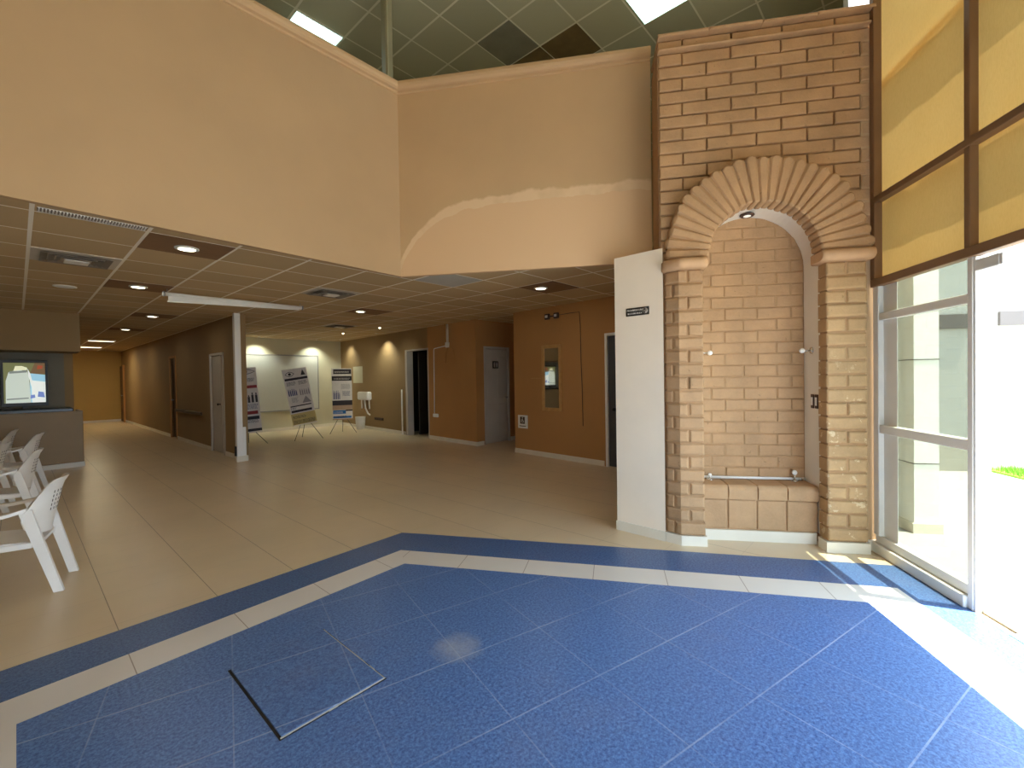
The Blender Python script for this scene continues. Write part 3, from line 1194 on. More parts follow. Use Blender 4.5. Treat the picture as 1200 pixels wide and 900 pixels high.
# fixed panels behind the viewer
w2 = thing('window_2', tuple(WN(2.27, -1)), 'glass front panels beyond the door', 'window')
w2['kind'] = 'structure'
for a, b in panels[1:]:
    fr = MB()
    fr.bbox((SI, a - .06, 0), (SO, a, 2.12), .004, T=WN)
    fr.bbox((SI, b, 0), (SO, b + .06 if b < 1 else b + .05, 2.12), .004, T=WN)
    fr.bbox((SI, a, 0), (SO, b, .14), .004, T=WN)
    fr.bbox((SI, a, .962), (SO, b, 1.028), .004, T=WN)
    fr.bbox((SI, a, 1.853), (SO, b, 1.912), .004, T=WN)
    fr.build('frame', m_alu, w2)
    MB().box((2.285, a, .14), (2.291, b, 2.12), T=WN).build('glass_pane', m_glass, w2)

# open door, its unseen side widened to let in more daylight
d1 = thing('door_1', tuple(WN(2.27, 2.2)), 'open white aluminium doorway to the sunlit yard', 'door')
d1['kind'] = 'structure'
MB().bbox((SI + .005, 3.085, 0), (2.332, 3.0995, 2.124), .003, T=WN).bbox((SI, -1.80, 0), (SO, -1.74, 2.124), .004, T=WN).build('door_frame', m_alu, d1)
MB().bbox((2.285, 2.855, 0), (2.33, 3.084, .045), .004, T=WN).build('floor_guide', m_alu, d1)
MB().box((2.235, -1.74, .0015), (2.33, 2.854, .006), T=WN).build('threshold', m_base, d1)
cl = thing('door_closer', tuple(WN(2.24, 2.96, 2.05)), 'grey closer box at the top of the open doorway', 'door closer')
MB().bbox((2.215, 2.885, 2.025), (2.262, 3.045, 2.092), .005, T=WN).build('body', m_alu, cl)
MB().bbox((2.218, 2.868, 2.028), (2.260, 2.8845, 2.090), .003, T=WN).build('end_cap', m_alu, cl)

# blinds: two drops of fabric outside the brown bars
for a, b, lb in ((3.146, 4.05, 'yellow translucent blind drop next to the brick niche'), (NB, 3.144, 'yellow translucent blind drop over the open doorway')):
    bl = thing('roller_blind', tuple(WN(2.30, (a + b) / 2, 2.2)), lb, 'blind', 'yellow blinds of the glass front')
    rows = []
    for i in range(14):
        zz = 2.16 + (5.96 - 2.16) * i / 13
        rows.append([WN(2.297 + .004 * math.sin(i * 1.3 + j * .9), a + (b - a) * j / 16, zz) for j in range(17)])
    MB().grid(rows).build('fabric', m_blind, bl)
    MB().tube([WN(2.297, a, 2.15), WN(2.297, b, 2.15)], .010, 8).build('bottom_bar', m_backlitbrown, bl)
    MB().tube([WN(2.297, a, 5.965), WN(2.297, b, 5.965)], .018, 10).build('roller', m_backlitbrown, bl)

# ================================================================== YARD OUTSIDE
G = MB()
G.poly([(-30, -40, -.03), (50, -40, -.03), (50, 50, -.03), (-30, 50, -.03)])
struct(G.build('ground', m_ground), 'bright pale paving of the yard')
mb = MB()
mb.box((2.90, 4.64, -.03), (3.10, 5.35, 4.4), T=WN)
struct(mb.build('pillar_outside', simple('white_pier_tile', (236, 235, 228), .6, .03, 1.5)), 'white pier standing just outside the glass')
mb = MB()
for z_ in (.60, 1.55):
    mb.box((2.897, 4.637, z_), (3.103, 5.35, z_ + .008), T=WN)
struct(mb.build('trim_3', m_beam))
struct(MB().box((2.88, 4.62, -.03), (3.12, 5.35, .06), T=WN).build('baseboard_outside', m_base))
struct(MB().box((2.4, 7.6, -.03), (24, 7.8, 3.9), T=WN).build('wall_outside', m_tilewhite), 'white yard wall with dark band')
mb = MB().box((2.4, 7.56, 2.065), (5.47, 7.6, 2.27), T=WN).box((5.82, 7.56, 2.09), (24, 7.6, 2.29), T=WN)
struct(mb.build('trim_4', m_beam), 'grey band along the yard wall')
struct(MB().box((2.4, 7.57, -.03), (24, 7.6, .36), T=WN).build('trim_5', simple('grey_plinth', (170, 164, 150), .8, .06, 2)))
gb = MB()
for i in range(5200):
    s = random.uniform(5.70, 9.5)
    n = random.uniform(7.02, 7.56)
    h = random.uniform(.05, .12)
    a = random.uniform(0, PI)
    p = WN(s, n, -.03)
    dx, dy = .012 * math.cos(a), .012 * math.sin(a)
    lx, ly = random.uniform(-.03, .03), random.uniform(-.03, .03)
    gb.add([p + Vector((-dx, -dy, 0)), p + Vector((dx, dy, 0)), p + Vector((lx, ly, h))], [(0, 1, 2)])
gb.box((5.69, 7.02, -.028), (9.5, 7.56, .0), T=WN)
tag(gb.build('grass', m_grass), 'strip of green grass at the foot of the yard wall', 'grass', kind='stuff')

# ================================================================== FLOOR COVER
t = thing('access_cover', (.92, 2.23, 0), 'blue tiled floor access cover with dark gaps in the blue field', 'floor cover')
MB().box((.679, 1.900, .0012), (1.169, 2.559, .0030)).build('gap', simple('dark_gap', (34, 28, 24), .9, .2, 30), t, 'dark gap around the cover')
MB().bbox((.690, 1.912, .0014), (1.160, 2.553, .0075), .002).build('lid', floor_blue('cover_blue_tile', .95), t)
mb = MB()
for k in range(12):
    a, b = .684 + k * .0402, .684 + (k + 1) * .0402
    mb.box((a, 1.9035 + random.uniform(-.002, .003), .0031), (b, 1.9112, .0058))
for k in range(14):
    a, b = 1.9112 + k * .0455, 1.9112 + (k + 1) * .0455
    mb.box((1.1608, a, .0031), (1.1655 + random.uniform(-.002, .002), b, .0058))
mb.build('rim', simple('pale_grout', (176, 172, 160), .8, .2, 40), t, 'pale chipped grout on two edges')

# ================================================================== SIGN ON THE PIER
def text(s, size, mat, parent, M4, ext=.0008, sp=.92):
    cu = bpy.data.curves.new('lettering', 'FONT')
    cu.body = s
    cu.size = size
    cu.extrude = ext
    cu.align_x = 'LEFT'
    cu.space_character = sp
    cu.materials.append(mat)
    tmp = bpy.data.objects.new('lettering_curve', cu)
    me = bpy.data.meshes.new_from_object(tmp)
    bpy.data.objects.remove(tmp)
    o = bpy.data.objects.new('lettering', me)
    COL.objects.link(o)
    if parent is not None:
        o.parent = parent
        o.matrix_parent_inverse = parent_inv(parent)
    o.matrix_basis = M4
    return o


def basis(origin, xd, yd):
    xd, yd = Vector(xd).normalized(), Vector(yd).normalized()
    zd = xd.cross(yd)
    m = Matrix((xd, yd, zd)).transposed().to_4x4()
    m.translation = Vector(origin)
    return m


t = thing('wall_sign', (3.76, 1.85, 2.03), 'small black sign with white lettering high on the white pier', 'sign')
px = lambda y: 3.762 + (y - 1.612) * .0275
MB().bbox((-.006, -.114, -.036), (0, .114, .036), .003, T=lambda a, b, c: Vector((px(1.853 + b) - .001 + a, 1.853 + b, 2.028 + c))).build('plate', m_black, t)
dirx = Vector((-.0275, -1, 0)).normalized()
for s_, dz, sz, y0 in (('PROHIBIDO USAR', .006, .0225, 1.955), ('SIN CUBRE BOCA', -.022, .0195, 1.950)):
    tx = text(s_, sz, m_whiteplastic, t, basis((px(y0) - .0078, y0, 2.028 + dz), dirx, (0, 0, 1)))
mb = MB()
cc = Vector((px(1.777) - .0075, 1.777, 2.028))
mb.lathe([(.027, 0), (.027, .001)], cc, (-1, -.0275, 0), 28)
mb.build('icon', simple('grey_icon', (140, 132, 124), .5, .05, 20), t)
ic = MB()
ic.lathe([(.006, 0), (.006, .001)], cc + Vector((-.0012, .003, .014)), (-1, 0, 0), 12)
ic.lathe([(.006, 0), (.006, .001)], cc + Vector((-.0012, .003, -.014)), (-1, 0, 0), 12)
ic.box((cc.x - .0022, cc.y - .018, cc.z - .002), (cc.x - .0012, cc.y - .004, cc.z + .002))
ic.build('icon_mark', m_black, t)

# ================================================================== CEILING FITTINGS
CZ = 2.70


def downlight(x, y, label, power, panel=True, r=.085, lit=True, name='downlight'):
    t = thing(name, (x, y, CZ), label, 'ceiling light', 'round downlights of the hall')
    if panel:
        i, j = math.floor((x - .1) / .655), math.floor((y - 4.69) / .605)
        x0, y0 = .1 + i * .655, 4.69 + j * .605
        MB().box((x0 + .012, y0 + .008, CZ - .004), (x0 + .643, y0 + .597, CZ - .0005)).build('mounting_panel', m_panel, t, 'brown ceiling panel')
    zb = CZ - (.004 if panel else .0005)
    MB().lathe([(r * .82, 0), (r * 1.12, -.001), (r * 1.12, -.010), (r * .9, -.016), (r * .8, -.012)], (x, y, zb), (0, 0, 1), 28).build('rim', m_whiteplastic, t)
    MB().lathe([(r * .8, -.006), (r * .8, -.014), (r * .5, -.017)], (x, y, zb), (0, 0, 1), 28).build('lens', m_lens if lit else m_whiteplastic, t)
    if lit:
        ld = bpy.data.lights.new('downlight_beam', 'AREA')
        ld.shape = 'DISK'
        ld.size = r * 1.5
        ld.energy = power
        ld.color = (1.0, .93, .78)
        lo = bpy.data.objects.new('downlight_beam', ld)
        COL.objects.link(lo)
        lo.parent = t
        lo.location = (0, 0, -.03)
    return t


m_lens = emit('lit_lens', (255, 246, 214), 3.2)
m_panel = simple('brown_ceiling_panel', (136, 102, 70), .8, .08, 6)
downlight(1.084, 5.0, 'lit downlight in a brown panel nearest the lobby on the left', 2.2)
downlight(1.075, 7.40, 'lit downlight in a brown panel, second from the lobby', 2.0)
downlight(1.715, 10.5, 'lit downlight before the corridor, third from the lobby', 1.3)
downlight(1.70, 13.4, 'lit downlight inside the corridor, fourth from the lobby', 1.3)
downlight(4.93, 3.87, 'lit downlight in a brown panel in front of the mirror wall', 1.6)
downlight(4.20, 7.45, 'lit downlight near the middle of the back hall ceiling', 1.6)
downlight(.44, 8.0, 'unlit white round ceiling disc left of the lit downlights', 0, False, .1, False)


def spot(x, y, label, target, power, bulb=False):
    t = thing('small_spotlight', (x, y, CZ), label, 'ceiling light', 'small wall-washing spots')
    MB().lathe([(.028, 0), (.034, -.002), (.032, -.010), (.022, -.012)], (x, y, CZ - .0004), (0, 0, 1), 20).build('rim', m_whiteplastic, t)
    MB().lathe([(.024, -.008), (.026, -.018), (.016, -.030)] if bulb else [(.021, -.004), (.019, -.010)], (x, y, CZ), (0, 0, 1), 18).build('lens', m_lens, t)
    ld = bpy.data.lights.new('spot_beam', 'SPOT')
    ld.energy = power
    ld.spot_size = math.radians(115)
    ld.spot_blend = .9
    ld.shadow_soft_size = .02
    ld.color = (.95, 1.0, .84)
    lo = bpy.data.objects.new('spot_beam', ld)
    COL.objects.link(lo)
    lo.parent = t
    lo.location = (0, 0, -.045)
    d = Vector(target) - Vector((x, y, CZ - .03))
    lo.rotation_euler = d.to_track_quat('-Z', 'Y').to_euler()


spot(5.83, 9.47, 'small bright lit spot nearer of the two in the hall ceiling', (HW(10.0), 10.0, .6), 8, True)
spot(5.80, 11.2, 'small lit spot farther back, by the far corner of the hall', (HW(12.4), 12.4, .6), 8, True)
spot(HW(10.75) - .33, 10.75, 'small spot close to the hall wall beside the dark doorway', (HW(10.75) + .02, 10.75, .9), 24)
spot(HW(13.1) - .33, 13.1, 'small spot close to the hall wall near the far corner', (HW(13.1) + .02, 13.1, .9), 16)
spot(6.15, 13.53, 'small spot close to the far wall on the right', (6.15, 13.86, .7), 26)
spot(4.55, 13.53, 'small spot close to the far wall on the left', (4.55, 13.86, .7), 26)


def ceiling_vent(x0, y0, label):
    """air diffuser filling one ceiling tile, stepped rings and a white centre"""
    t = thing('air_vent', (x0 + .33, y0 + .3, CZ), label, 'vent', 'square ceiling air vents')
    w, h = .63, .585
    cx, cy = x0 + .3275, y0 + .3025
    MB().box((cx - w / 2, cy - h / 2, CZ - .004), (cx + w / 2, cy + h / 2, CZ - .0005)).build('frame', simple('vent_frame', (206, 196, 182), .5, .05, 5), t)
    mb = MB()
    for k, f in enumerate((.80, .62, .46)):
        a, b, q = w / 2 * f, h / 2 * f, .05 - k * .008
        zt_, zb_ = CZ - .005 - k * .004, CZ - .022 - k * .004
        o = [(cx - a, cy - b), (cx + a, cy - b), (cx + a, cy + b), (cx - a, cy + b)]
        i_ = [(cx - a + q, cy - b + q), (cx + a - q, cy - b + q), (cx + a - q, cy + b - q), (cx - a + q, cy + b - q)]
        V = [(*p, zb_) for p in o] + [(*p, zt_) for p in i_] + [(*p, zb_ + .003) for p in o] + [(*p, zt_ + .003) for p in i_]
        F = []
        for j in range(4):
            F.append((j, (j + 1) % 4, 4 + (j + 1) % 4, 4 + j))
            F.append((8 + j, 12 + j, 12 + (j + 1) % 4, 8 + (j + 1) % 4))
            F.append((j, 8 + j, 8 + (j + 1) % 4, (j + 1) % 4))
        mb.add(V, F)
    mb.build('louver', m_ventdark, t)
    MB().bbox((cx - .09, cy - .085, CZ - .040), (cx + .09, cy + .085, CZ - .030), .004).build('centre_plate', m_whiteplastic, t)


m_ventdark = simple('vent_louver', (132, 122, 110), .6, .08, 6)
ceiling_vent(.1, 4.69 + .605 * 2, 'square air vent nearest the lobby on the left')
ceiling_vent(.1 + .655 * 4, 4.69 + .605 * 2, 'square air vent above the middle of the hall, right of the projection screen')
ceiling_vent(.1 + .655 * 7, 4.69 + .605 * 8, 'square air vent farthest back, towards the banner stands')

# slot grille along the left upper wall
t = thing('slot_grille', (.42, 4.6, CZ), 'long narrow slatted ceiling grille along the left upper wall', 'grille')
MB().box((.125, 4.555, CZ - .004), (.735, 4.562, CZ - .0005)).box((.125, 4.668, CZ - .004), (.735, 4.676, CZ - .0005)).build('frame', m_whiteplastic, t)
MB().box((.125, 4.563, CZ - .002), (.735, 4.667, CZ - .0005)).build('backing', m_ventdark, t)
mb = MB()
for k in range(34):
    x = .13 + k * .0178
    mb.box((x, 4.563, CZ - .010), (x + .008, 4.667, CZ - .0022))
mb.build('slats', m_whiteplastic, t)
# grey-blue stained tile
t = thing('ceiling_tile', (3.4, 4.2, CZ), 'one pale bluish replaced ceiling tile by the back upper wall', 'ceiling tile')
MB().box((3.387, 4.098, CZ - .003), (4.018, 4.677, CZ - .0004)).build('panel', simple('bluish_tile', (186, 184, 176), .8, .06, 4), t)

# tube lights of the corridor
for x0, x1, y, lb in ((1.44, 1.93, 20.3, 'lit ceiling panel farthest down the corridor'), (1.38, 1.92, 17.2, 'dimmer lit ceiling panel nearer in the corridor')):
    t = thing('panel_light', (1.68, y, CZ), lb, 'ceiling light', 'corridor panel lights')
    MB().bbox((x0 - .03, y - .15, CZ - .03), (x1 + .03, y + .15, CZ - .0005), .004).build('housing', m_whiteplastic, t)
    MB().box((x0, y - .12, CZ - .034), (x1, y + .12, CZ - .0302)).build('diffuser', emit('tube_glow', (250, 238, 206), 1.6 if y > 19 else 1.0), t)
    ld = bpy.data.lights.new('panel_beam', 'AREA')
    ld.size = .4
    ld.energy = 11 if y > 19 else 3
    ld.color = (1, .86, .55)
    lo = bpy.data.objects.new('panel_beam', ld)
    COL.objects.link(lo)
    lo.parent = t
    lo.location = (0, 0, -.05)

# projector screen case
t = thing('projection_screen', (2.2, 7.2, 2.6), 'rolled-up white projection screen case hanging under the hall ceiling', 'projection screen')
a, b = Vector((1.335, 7.33, 2.625)), Vector((3.10, 7.33, 2.625))
MB().tube([a, b], .026, 14).build('case', m_whiteplastic, t)
MB().lathe([(.028, 0), (.034, .004), (.034, .02), (.016, .026)], a, (-1, 0, 0), 18).build('end_cap', m_grey, t)
MB().lathe([(.028, 0), (.034, .004), (.034, .02), (.016, .026)], b, (1, 0, 0), 18).build('end_cap', m_grey, t)
MB().prism([(1.37, 2.60), (3.06, 2.60), (3.06, 2.594), (1.37, 2.535)], 7.328, 7.331, T=lambda x, z, y: Vector((x, y, z))).build('fabric', m_whiteplastic, t)
MB().tube([(1.36, 7.33, 2.530), (3.06, 7.33, 2.590)], .008, 8).build('weight_bar', m_whiteplastic, t)
for x in (1.36, 3.08):
    MB().tube([(x, 7.33, 2.645), (x, 7.33, 2.694)], .005, 8).build('hanger', m_grey, t)

# light panels of the high ceiling
for x0, y0, lb in ((2.395, 5.61, 'bright cyan-white ceiling panel above the left upper wall'), (4.93, 2.0, 'bright cyan-white ceiling panel above the brick niche')):
    t = thing('square_ceiling_light', (x0 + .3, y0 + .29, 6.0), lb, 'ceiling light', 'bright panels of the high ceiling')
    MB().box((x0, y0, 5.985), (x0 + .60, y0 + .575, 5.999)).build('frame', m_alu, t)
    MB().box((x0 + .008, y0 + .008, 5.978), (x0 + .592, y0 + .567, 5.9848)).build('diffuser', emit('skylight_glow', (206, 255, 240), 1.6), t)
    ld = bpy.data.lights.new('panel_beam', 'AREA')
    ld.size = .5
    ld.energy = 5
    ld.color = (.8, 1, .95)
    lo = bpy.data.objects.new('panel_beam', ld)
    COL.objects.link(lo)
    lo.parent = t
    lo.location = (0, 0, -.05)
# flat grey and brown panels, darker than the other tiles
m_darktile = simple('dark_ceiling_tile', (136, 132, 112), .7, .1, 4)
m_browntile = simple('brown_ceiling_tile', (116, 96, 58), .9, .15, 6)
X0, Y0, XS, YS = 3.015, 4.405, .633, .597
for i, j, m_, lb in ((2, -1, m_darktile, 'darker grey tile of the high ceiling near the back upper wall'),
                     (3, -1, m_browntile, 'brown ceiling square next to the darker grey tile'),
                     (3, -2, m_browntile, 'brown ceiling square nearest the bright panel')):
    t = thing('high_ceiling_tile', (X0 + i * XS, Y0 + j * YS, 6.0), lb, 'ceiling tile')
    MB().box((X0 + i * XS + .012, Y0 + j * YS + .010, 5.994), (X0 + (i + 1) * XS - .012, Y0 + (j + 1) * YS - .010, 5.9995)).build('panel', m_, t)
# vertical pipe in the far corner above
t = thing('steel_column', (2.86, 4.5, 4.6), 'slim olive post rising behind the corner of the upper walls', 'column')
MB().bbox((2.875, 4.425, 2.76), (2.97, 4.52, 5.999), .008).build('shaft', simple('olive_steel', (150, 144, 112), .6, .06, 4), t)
MB().bbox((2.885, 4.409, 2.76), (2.90, 4.4245, 5.999), .004).build('strip', simple('olive_strip', (176, 170, 136), .6, .05, 4), t)

# ================================================================== HALL WALL FITTINGS
def on_wall(y0, y1, z0, z1, d0, d1, r=.004):
    """box on the hall wall, d = distance out of the wall"""
    return MB().bbox((y0, d0, z0), (y1, d1, z1), r, T=lambda y, d, z: Vector((HW(y) - d, y, z)))


# mirror
t = thing('wall_mirror', (HW(4.79), 4.79, 1.43), 'tall narrow mirror in pale wooden frame on the tan wall', 'mirror')
y0, y1, z0, z1, fwid = 4.56, 5.02, .84, 2.02, .06
mb = MB()
TT = lambda y, d, z: Vector((HW(y) - d, y, z))
mb.bbox((y0, .001, z0), (y0 + fwid, .03, z1), .005, T=TT).bbox((y1 - fwid, .001, z0), (y1, .03, z1), .005, T=TT)
mb.bbox((y0 + fwid, .001, z0), (y1 - fwid, .03, z0 + fwid), .005, T=TT).bbox((y0 + fwid, .001, z1 - fwid), (y1 - fwid, .03, z1), .005, T=TT)
mb.build('frame', m_wood, t)
MB().box((y0 + fwid, .002, z0 + fwid), (y1 - fwid, .012, z1 - fwid), T=TT).build('glass', m_mirror, t)
# emergency light pair
t = thing('emergency_light', (HW(4.76), 4.76, 2.53), 'small twin-lamp emergency light high above the mirror', 'emergency light')
for y in (4.865, 4.655):
    o = on_wall(y - .055, y + .055, 2.475, 2.575, .001, .05, .01).build('lamp_housing', m_brownplate, t)
    on_wall(y - .03, y + .03, 2.503, 2.547, .0505, .058, .004).build('lamp_lens', m_whiteplastic, o)
on_wall(4.711, 4.809, 2.515, 2.535, .001, .03, .003).build('bridge', m_brownplate, t)
# wheelchair notice
t = thing('wall_notice', (HW(5.54), 5.54, .6), 'small white notice with dark wheelchair-style pictogram low on the tan wall', 'notice')
on_wall(5.41, 5.67, .48, .73, .001, .006, .002).build('sheet', m_whiteplastic, t)
on_wall(5.485, 5.61, .565, .70, .0062, .0075, .001).build('pictogram_field', m_brownplate, t)
mb = MB()
mb.lathe([(.011, 0), (.011, .001)], (HW(5.545) - .0077, 5.548, .682), (-1, 0, 0), 12)
for a_, b_ in (((5.548, .668), (5.548, .63)), ((5.548, .63), (5.525, .625)), ((5.525, .625), (5.515, .59)), ((5.556, .65), (5.575, .61)), ((5.575, .61), (5.545, .585))):
    mb.tube([(HW(a_[0]) - .0085, a_[0], a_[1]), (HW(b_[0]) - .0085, b_[0], b_[1])], .005, 6)
mb.build('pictogram', m_whiteplastic, t)
on_wall(5.46, 5.63, .515, .53, .0062, .0072, .001).build('caption_line', m_brownplate, t)
# thin cable on the wall right of the mirror
t = thing('wall_cable', (HW(4.1), 4.1, 1.5), 'thin dark cable running down the tan wall right of the mirror', 'cable')
pts = [(4.60, 2.53), (4.35, 2.535), (4.16, 2.53), (4.145, 2.3), (4.14, 1.7), (4.125, 1.3), (4.115, .62)]
MB().tube([(HW(y) - .008, y, z_) for y, z_ in pts], .006, 6).build('cable', m_brownplate, t)
# faint fixing strips left of mirror
for k, z_ in enumerate((1.62, 1.43, 1.22, .85)):
    t = thing('fixing_strip', (HW(5.2), 5.2, z_), ['topmost', 'second', 'third', 'lowest'][k] + ' thin strip on the tan wall left of the mirror', 'strip', 'thin strips beside the mirror')
    on_wall(5.06, 5.30, z_ - .006, z_ + .006, .001, .008, .002).build('strip', m_hallwall if k != 1 else m_wood, t)
# conduit with box
t = thing('electrical_conduit', (HW(7.95), 7.95, 2.2), 'white wall conduit with junction box and outlet on the brown wall', 'conduit')
for y in (7.95, 7.90):
    MB().tube([(HW(y) - .016, y, 2.26), (HW(y) - .016, y, 2.695)], .011, 8).build('riser', m_whiteplastic, t)
on_wall(7.86, 7.98, 2.16, 2.28, .001, .05, .01).build('junction_box', m_whiteplastic, t)
MB().tube([(HW(7.98) - .014, 7.98, 2.205), (HW(8.46) - .014, 8.46, 2.165), (HW(8.48) - .014, 8.48, 2.13), (HW(8.50) - .014, 8.50, .63)], .011, 8).build('run', m_whiteplastic, t)
on_wall(8.34, 8.53, .54, .62, .001, .045, .008).build('outlet_box', m_whiteplastic, t)
pts = []
for k in range(15):
    a = PI * .62 - PI * 1.15 * k / 14
    pts.append((HW(7.86) - .016, 7.83 - .16 * math.sin(a) * 1.0, 1.83 + .36 * math.cos(a * .98)))
MB().tube(pts, .008, 6).build('cable_loop', m_hallwall, t)
# water/towel dispenser and bin, vent pipe
t = thing('wall_dispenser', (HW(12), 12.0, .9), 'white wall dispenser mounted low beside the banner stands', 'dispenser')
on_wall(11.72, 12.38, .86, 1.10, .001, .16, .03).build('basin', m_whiteplastic, t)
for y in (11.80, 12.28):
    MB().tube([(HW(y) - .06, y, .87), (HW(y) - .05, y, .60)], .022, 8).build('bracket', m_whiteplastic, t)
MB().tube([(HW(12.05) - .08, 12.05, .86), (HW(12.02) - .07, 12.02, .62), (HW(11.9) - .05, 11.9, .46), (HW(11.85) - .002, 11.85, .42)], .025, 10).build('waste_pipe', m_whiteplastic, t)
t = thing('floor_bin', (HW(12.1) - .18, 12.1, 0), 'small white bin on the floor under the wall dispenser', 'bin')
MB().lathe([(.11, .002), (.135, .20), (.145, .36), (.15, .37), (.13, .37), (.12, .34)], (HW(12.1) - .2, 12.1, 0), (0, 0, 1), 20).build('body', m_whiteplastic, t)
t = thing('socket_strip', (HW(11.3), 11.3, .33), 'dark socket strip low on the wall right of the dispenser', 'socket')
on_wall(11.05, 11.55, .30, .37, .001, .03, .006).build('strip', m_brownplate, t)
for k in range(4):
    MB().lathe([(.022, 0), (.022, .003)], (HW(11.12 + .12 * k) - .0302, 11.12 + .12 * k, .335), (-1, 0, 0), 12).build('socket', m_black, t)
t = thing('wall_poster', (HW(12.6), 12.6, 1.6), 'plain pale sheet on the wall above the dispenser', 'poster')
on_wall(12.30, 12.95, 1.36, 1.86, .001, .005, .001).build('sheet', m_farwall, t)
# vertical pale pipe beside the dark doorway
t = thing('wall_pipe', (HW(9.95), 9.95, .6), 'thin white vertical pipe beside the frame of the dark doorway', 'pipe')
MB().tube([(HW(9.98) - .03, 9.98, .002), (HW(9.98) - .03, 9.98, 1.18)], .02, 8).build('pipe', m_whiteplastic, t)

# whiteboard
t = thing('whiteboard', (5.25, 13.84, 1.4), 'large pale whiteboard with thin frame on the far wall', 'whiteboard')
MB().box((4.02, 13.825, .60), (6.30, 13.8495, 2.20)).build('board', simple('whiteboard_surface', (196, 195, 186), .35, .03, 1), t)
MB().bbox((3.99, 13.815, 2.20), (6.33, 13.8495, 2.235), .003).bbox((6.30, 13.815, .60), (6.33, 13.8495, 2.20), .003).bbox((3.99, 13.815, .565), (6.33, 13.8495, .60), .003).bbox((3.99, 13.815, .60), (4.02, 13.8495, 2.20), .003).build('frame', m_grey, t)


# ================================================================== BANNERS
cW, cK, cR, cN, cB, cY, cT, cG = [simple(n_, c_, .6, .05, 10) for n_, c_ in (
    ('banner_white', (222, 214, 206)), ('banner_black', (40, 30, 34)), ('banner_red', (150, 40, 40)), ('banner_navy', (58, 56, 108)),
    ('banner_blue', (36, 104, 168)), ('banner_yellow', (204, 184, 112)), ('banner_tan', (178, 148, 118)), ('banner_grey', (150, 142, 140)))]
BM = [cW, cK, cR, cN, cB, cY, cT, cG]


def banner(x, y, rz, w, h, zb, roll, lean, design, label, legs):
    t = thing('banner_stand', (x, y, 0), label, 'banner stand', 'printed banner stands')
    cz, sz = math.cos(rz), math.sin(rz)
    cr, sr = math.cos(roll), math.sin(roll)

    def T(a, d, b):          # a across, b up the sheet, d out of the sheet towards the viewer
        a2, b2 = a * cr - (b) * sr, a * sr + b * cr
        dd = d - b2 * math.sin(lean)
        return Vector((x + a2 * cz + dd * sz, y + a2 * sz - dd * cz, zb + b2 * math.cos(lean)))
    mb = MB().box((-w / 2, -.002, 0), (w / 2, .002, h), 0, T)
    rr = random.Random(5)
    for kind, mi, b0, b1, a0, a1 in design:
        A0, A1 = -w / 2 + a0 * w, -w / 2 + a1 * w
        B0, B1 = b0 * h, b1 * h
        if kind == 'bar':
            nb = .0002 * design.index((kind, mi, b0, b1, a0, a1))
            mb.box((A0, .0010, B0), (A1, .0024 + nb * .5, B1), mi, T)
        elif kind == 'text':
            n = max(1, int((B1 - B0) / .022))
            for k in range(n):
                zz = B1 - (k + .8) * (B1 - B0) / n
                aa = A0
                while aa < A1 - .02:
                    ln = rr.uniform(.015, .05)
                    mb.box((aa, .0010, zz), (min(aa + ln, A1), .0058, zz + .010), mi, T)
                    aa += ln + .010
        elif kind == 'figs':
            n = 5
            for k in range(n):
                ac = A0 + (k + .5) * (A1 - A0) / n
                hh = (B1 - B0) * rr.uniform(.65, .95)
                wq = (A1 - A0) / n * .3
                mb.box((ac - wq, .0010, B0), (ac + wq, .0042, B0 + hh * .78), mi, T)
                mb.box((ac - wq * .55, .0010, B0 + hh * .8), (ac + wq * .55, .0042, B0 + hh), mi, T)
        elif kind == 'tri':
            am = (A0 + A1) / 2
            mb.add([T(A0, .0036, B0), T(A1, .0036, B0), T(am, .0036, B1)], [(0, 1, 2)], mi)
        elif kind == 'eye':
            P0_, P1_ = [], []
            for k in range(13):
                u = k / 12
                P0_.append(T(A0 + (A1 - A0) * u, .0036, (B0 + B1) / 2 + (B1 - B0) * .5 * math.sin(PI * u)))
                P1_.append(T(A0 + (A1 - A0) * u, .0036, (B0 + B1) / 2 - (B1 - B0) * .5 * math.sin(PI * u)))
            mb.tube(P0_, .006, 5, mi)
            mb.tube(P1_, .006, 5, mi)
            c0 = T((A0 + A1) / 2, .004, (B0 + B1) / 2)
            mb.sphere(c0, (B1 - B0) * .28, 10, mi)
    mb.build('sheet', BM, t, 'printed sheet with headings, text and figures')
    # X frame and legs
    fr = MB().tube([T(-w / 2, -.008, h), T(w / 2, -.008, 0)], .006, 6).tube([T(w / 2, -.008, h), T(-w / 2, -.008, 0)], .006, 6)
    fr.build('frame', m_black, t)
    for a, d in legs:
        p0 = T(a * .35, -.02, .02)
        p1 = Vector((x + a * cz + d * sz, y + a * sz - d * cz, .004))
        MB().tube([p0, p1], .007, 6).build('leg', m_black, t)


FACE = math.atan2(11.4, 4.8) - PI / 2
banner(4.84, 11.36, FACE + .15, .56, 1.42, .36, .16, .06,
       [('eye', 1, .87, .95, .10, .46), ('tri', 1, .87, .97, .72, .92), ('bar', 1, .80, .84, .04, .98), ('text', 1, .71, .78, .08, .44), ('text', 1, .71, .78, .56, .92),
        ('figs', 3, .53, .66, .06, .44), ('figs', 7, .52, .67, .52, .96), ('text', 7, .41, .50, .16, .42), ('tri', 7, .38, .50, .56, .94),
        ('bar', 1, .335, .355, .05, .92), ('text', 1, .29, .33, .05, .30), ('bar', 1, .235, .275, .05, .90), ('bar', 5, .02, .215, 0, 1), ('text', 1, .13, .18, .06, .6),
        ('text', 1, .03, .10, .06, .95)],
       'white leaning banner stand with eye emblem and yellow foot, in front of the whiteboard', [(-.30, .35), (.36, .25), (-.03, -.35)])
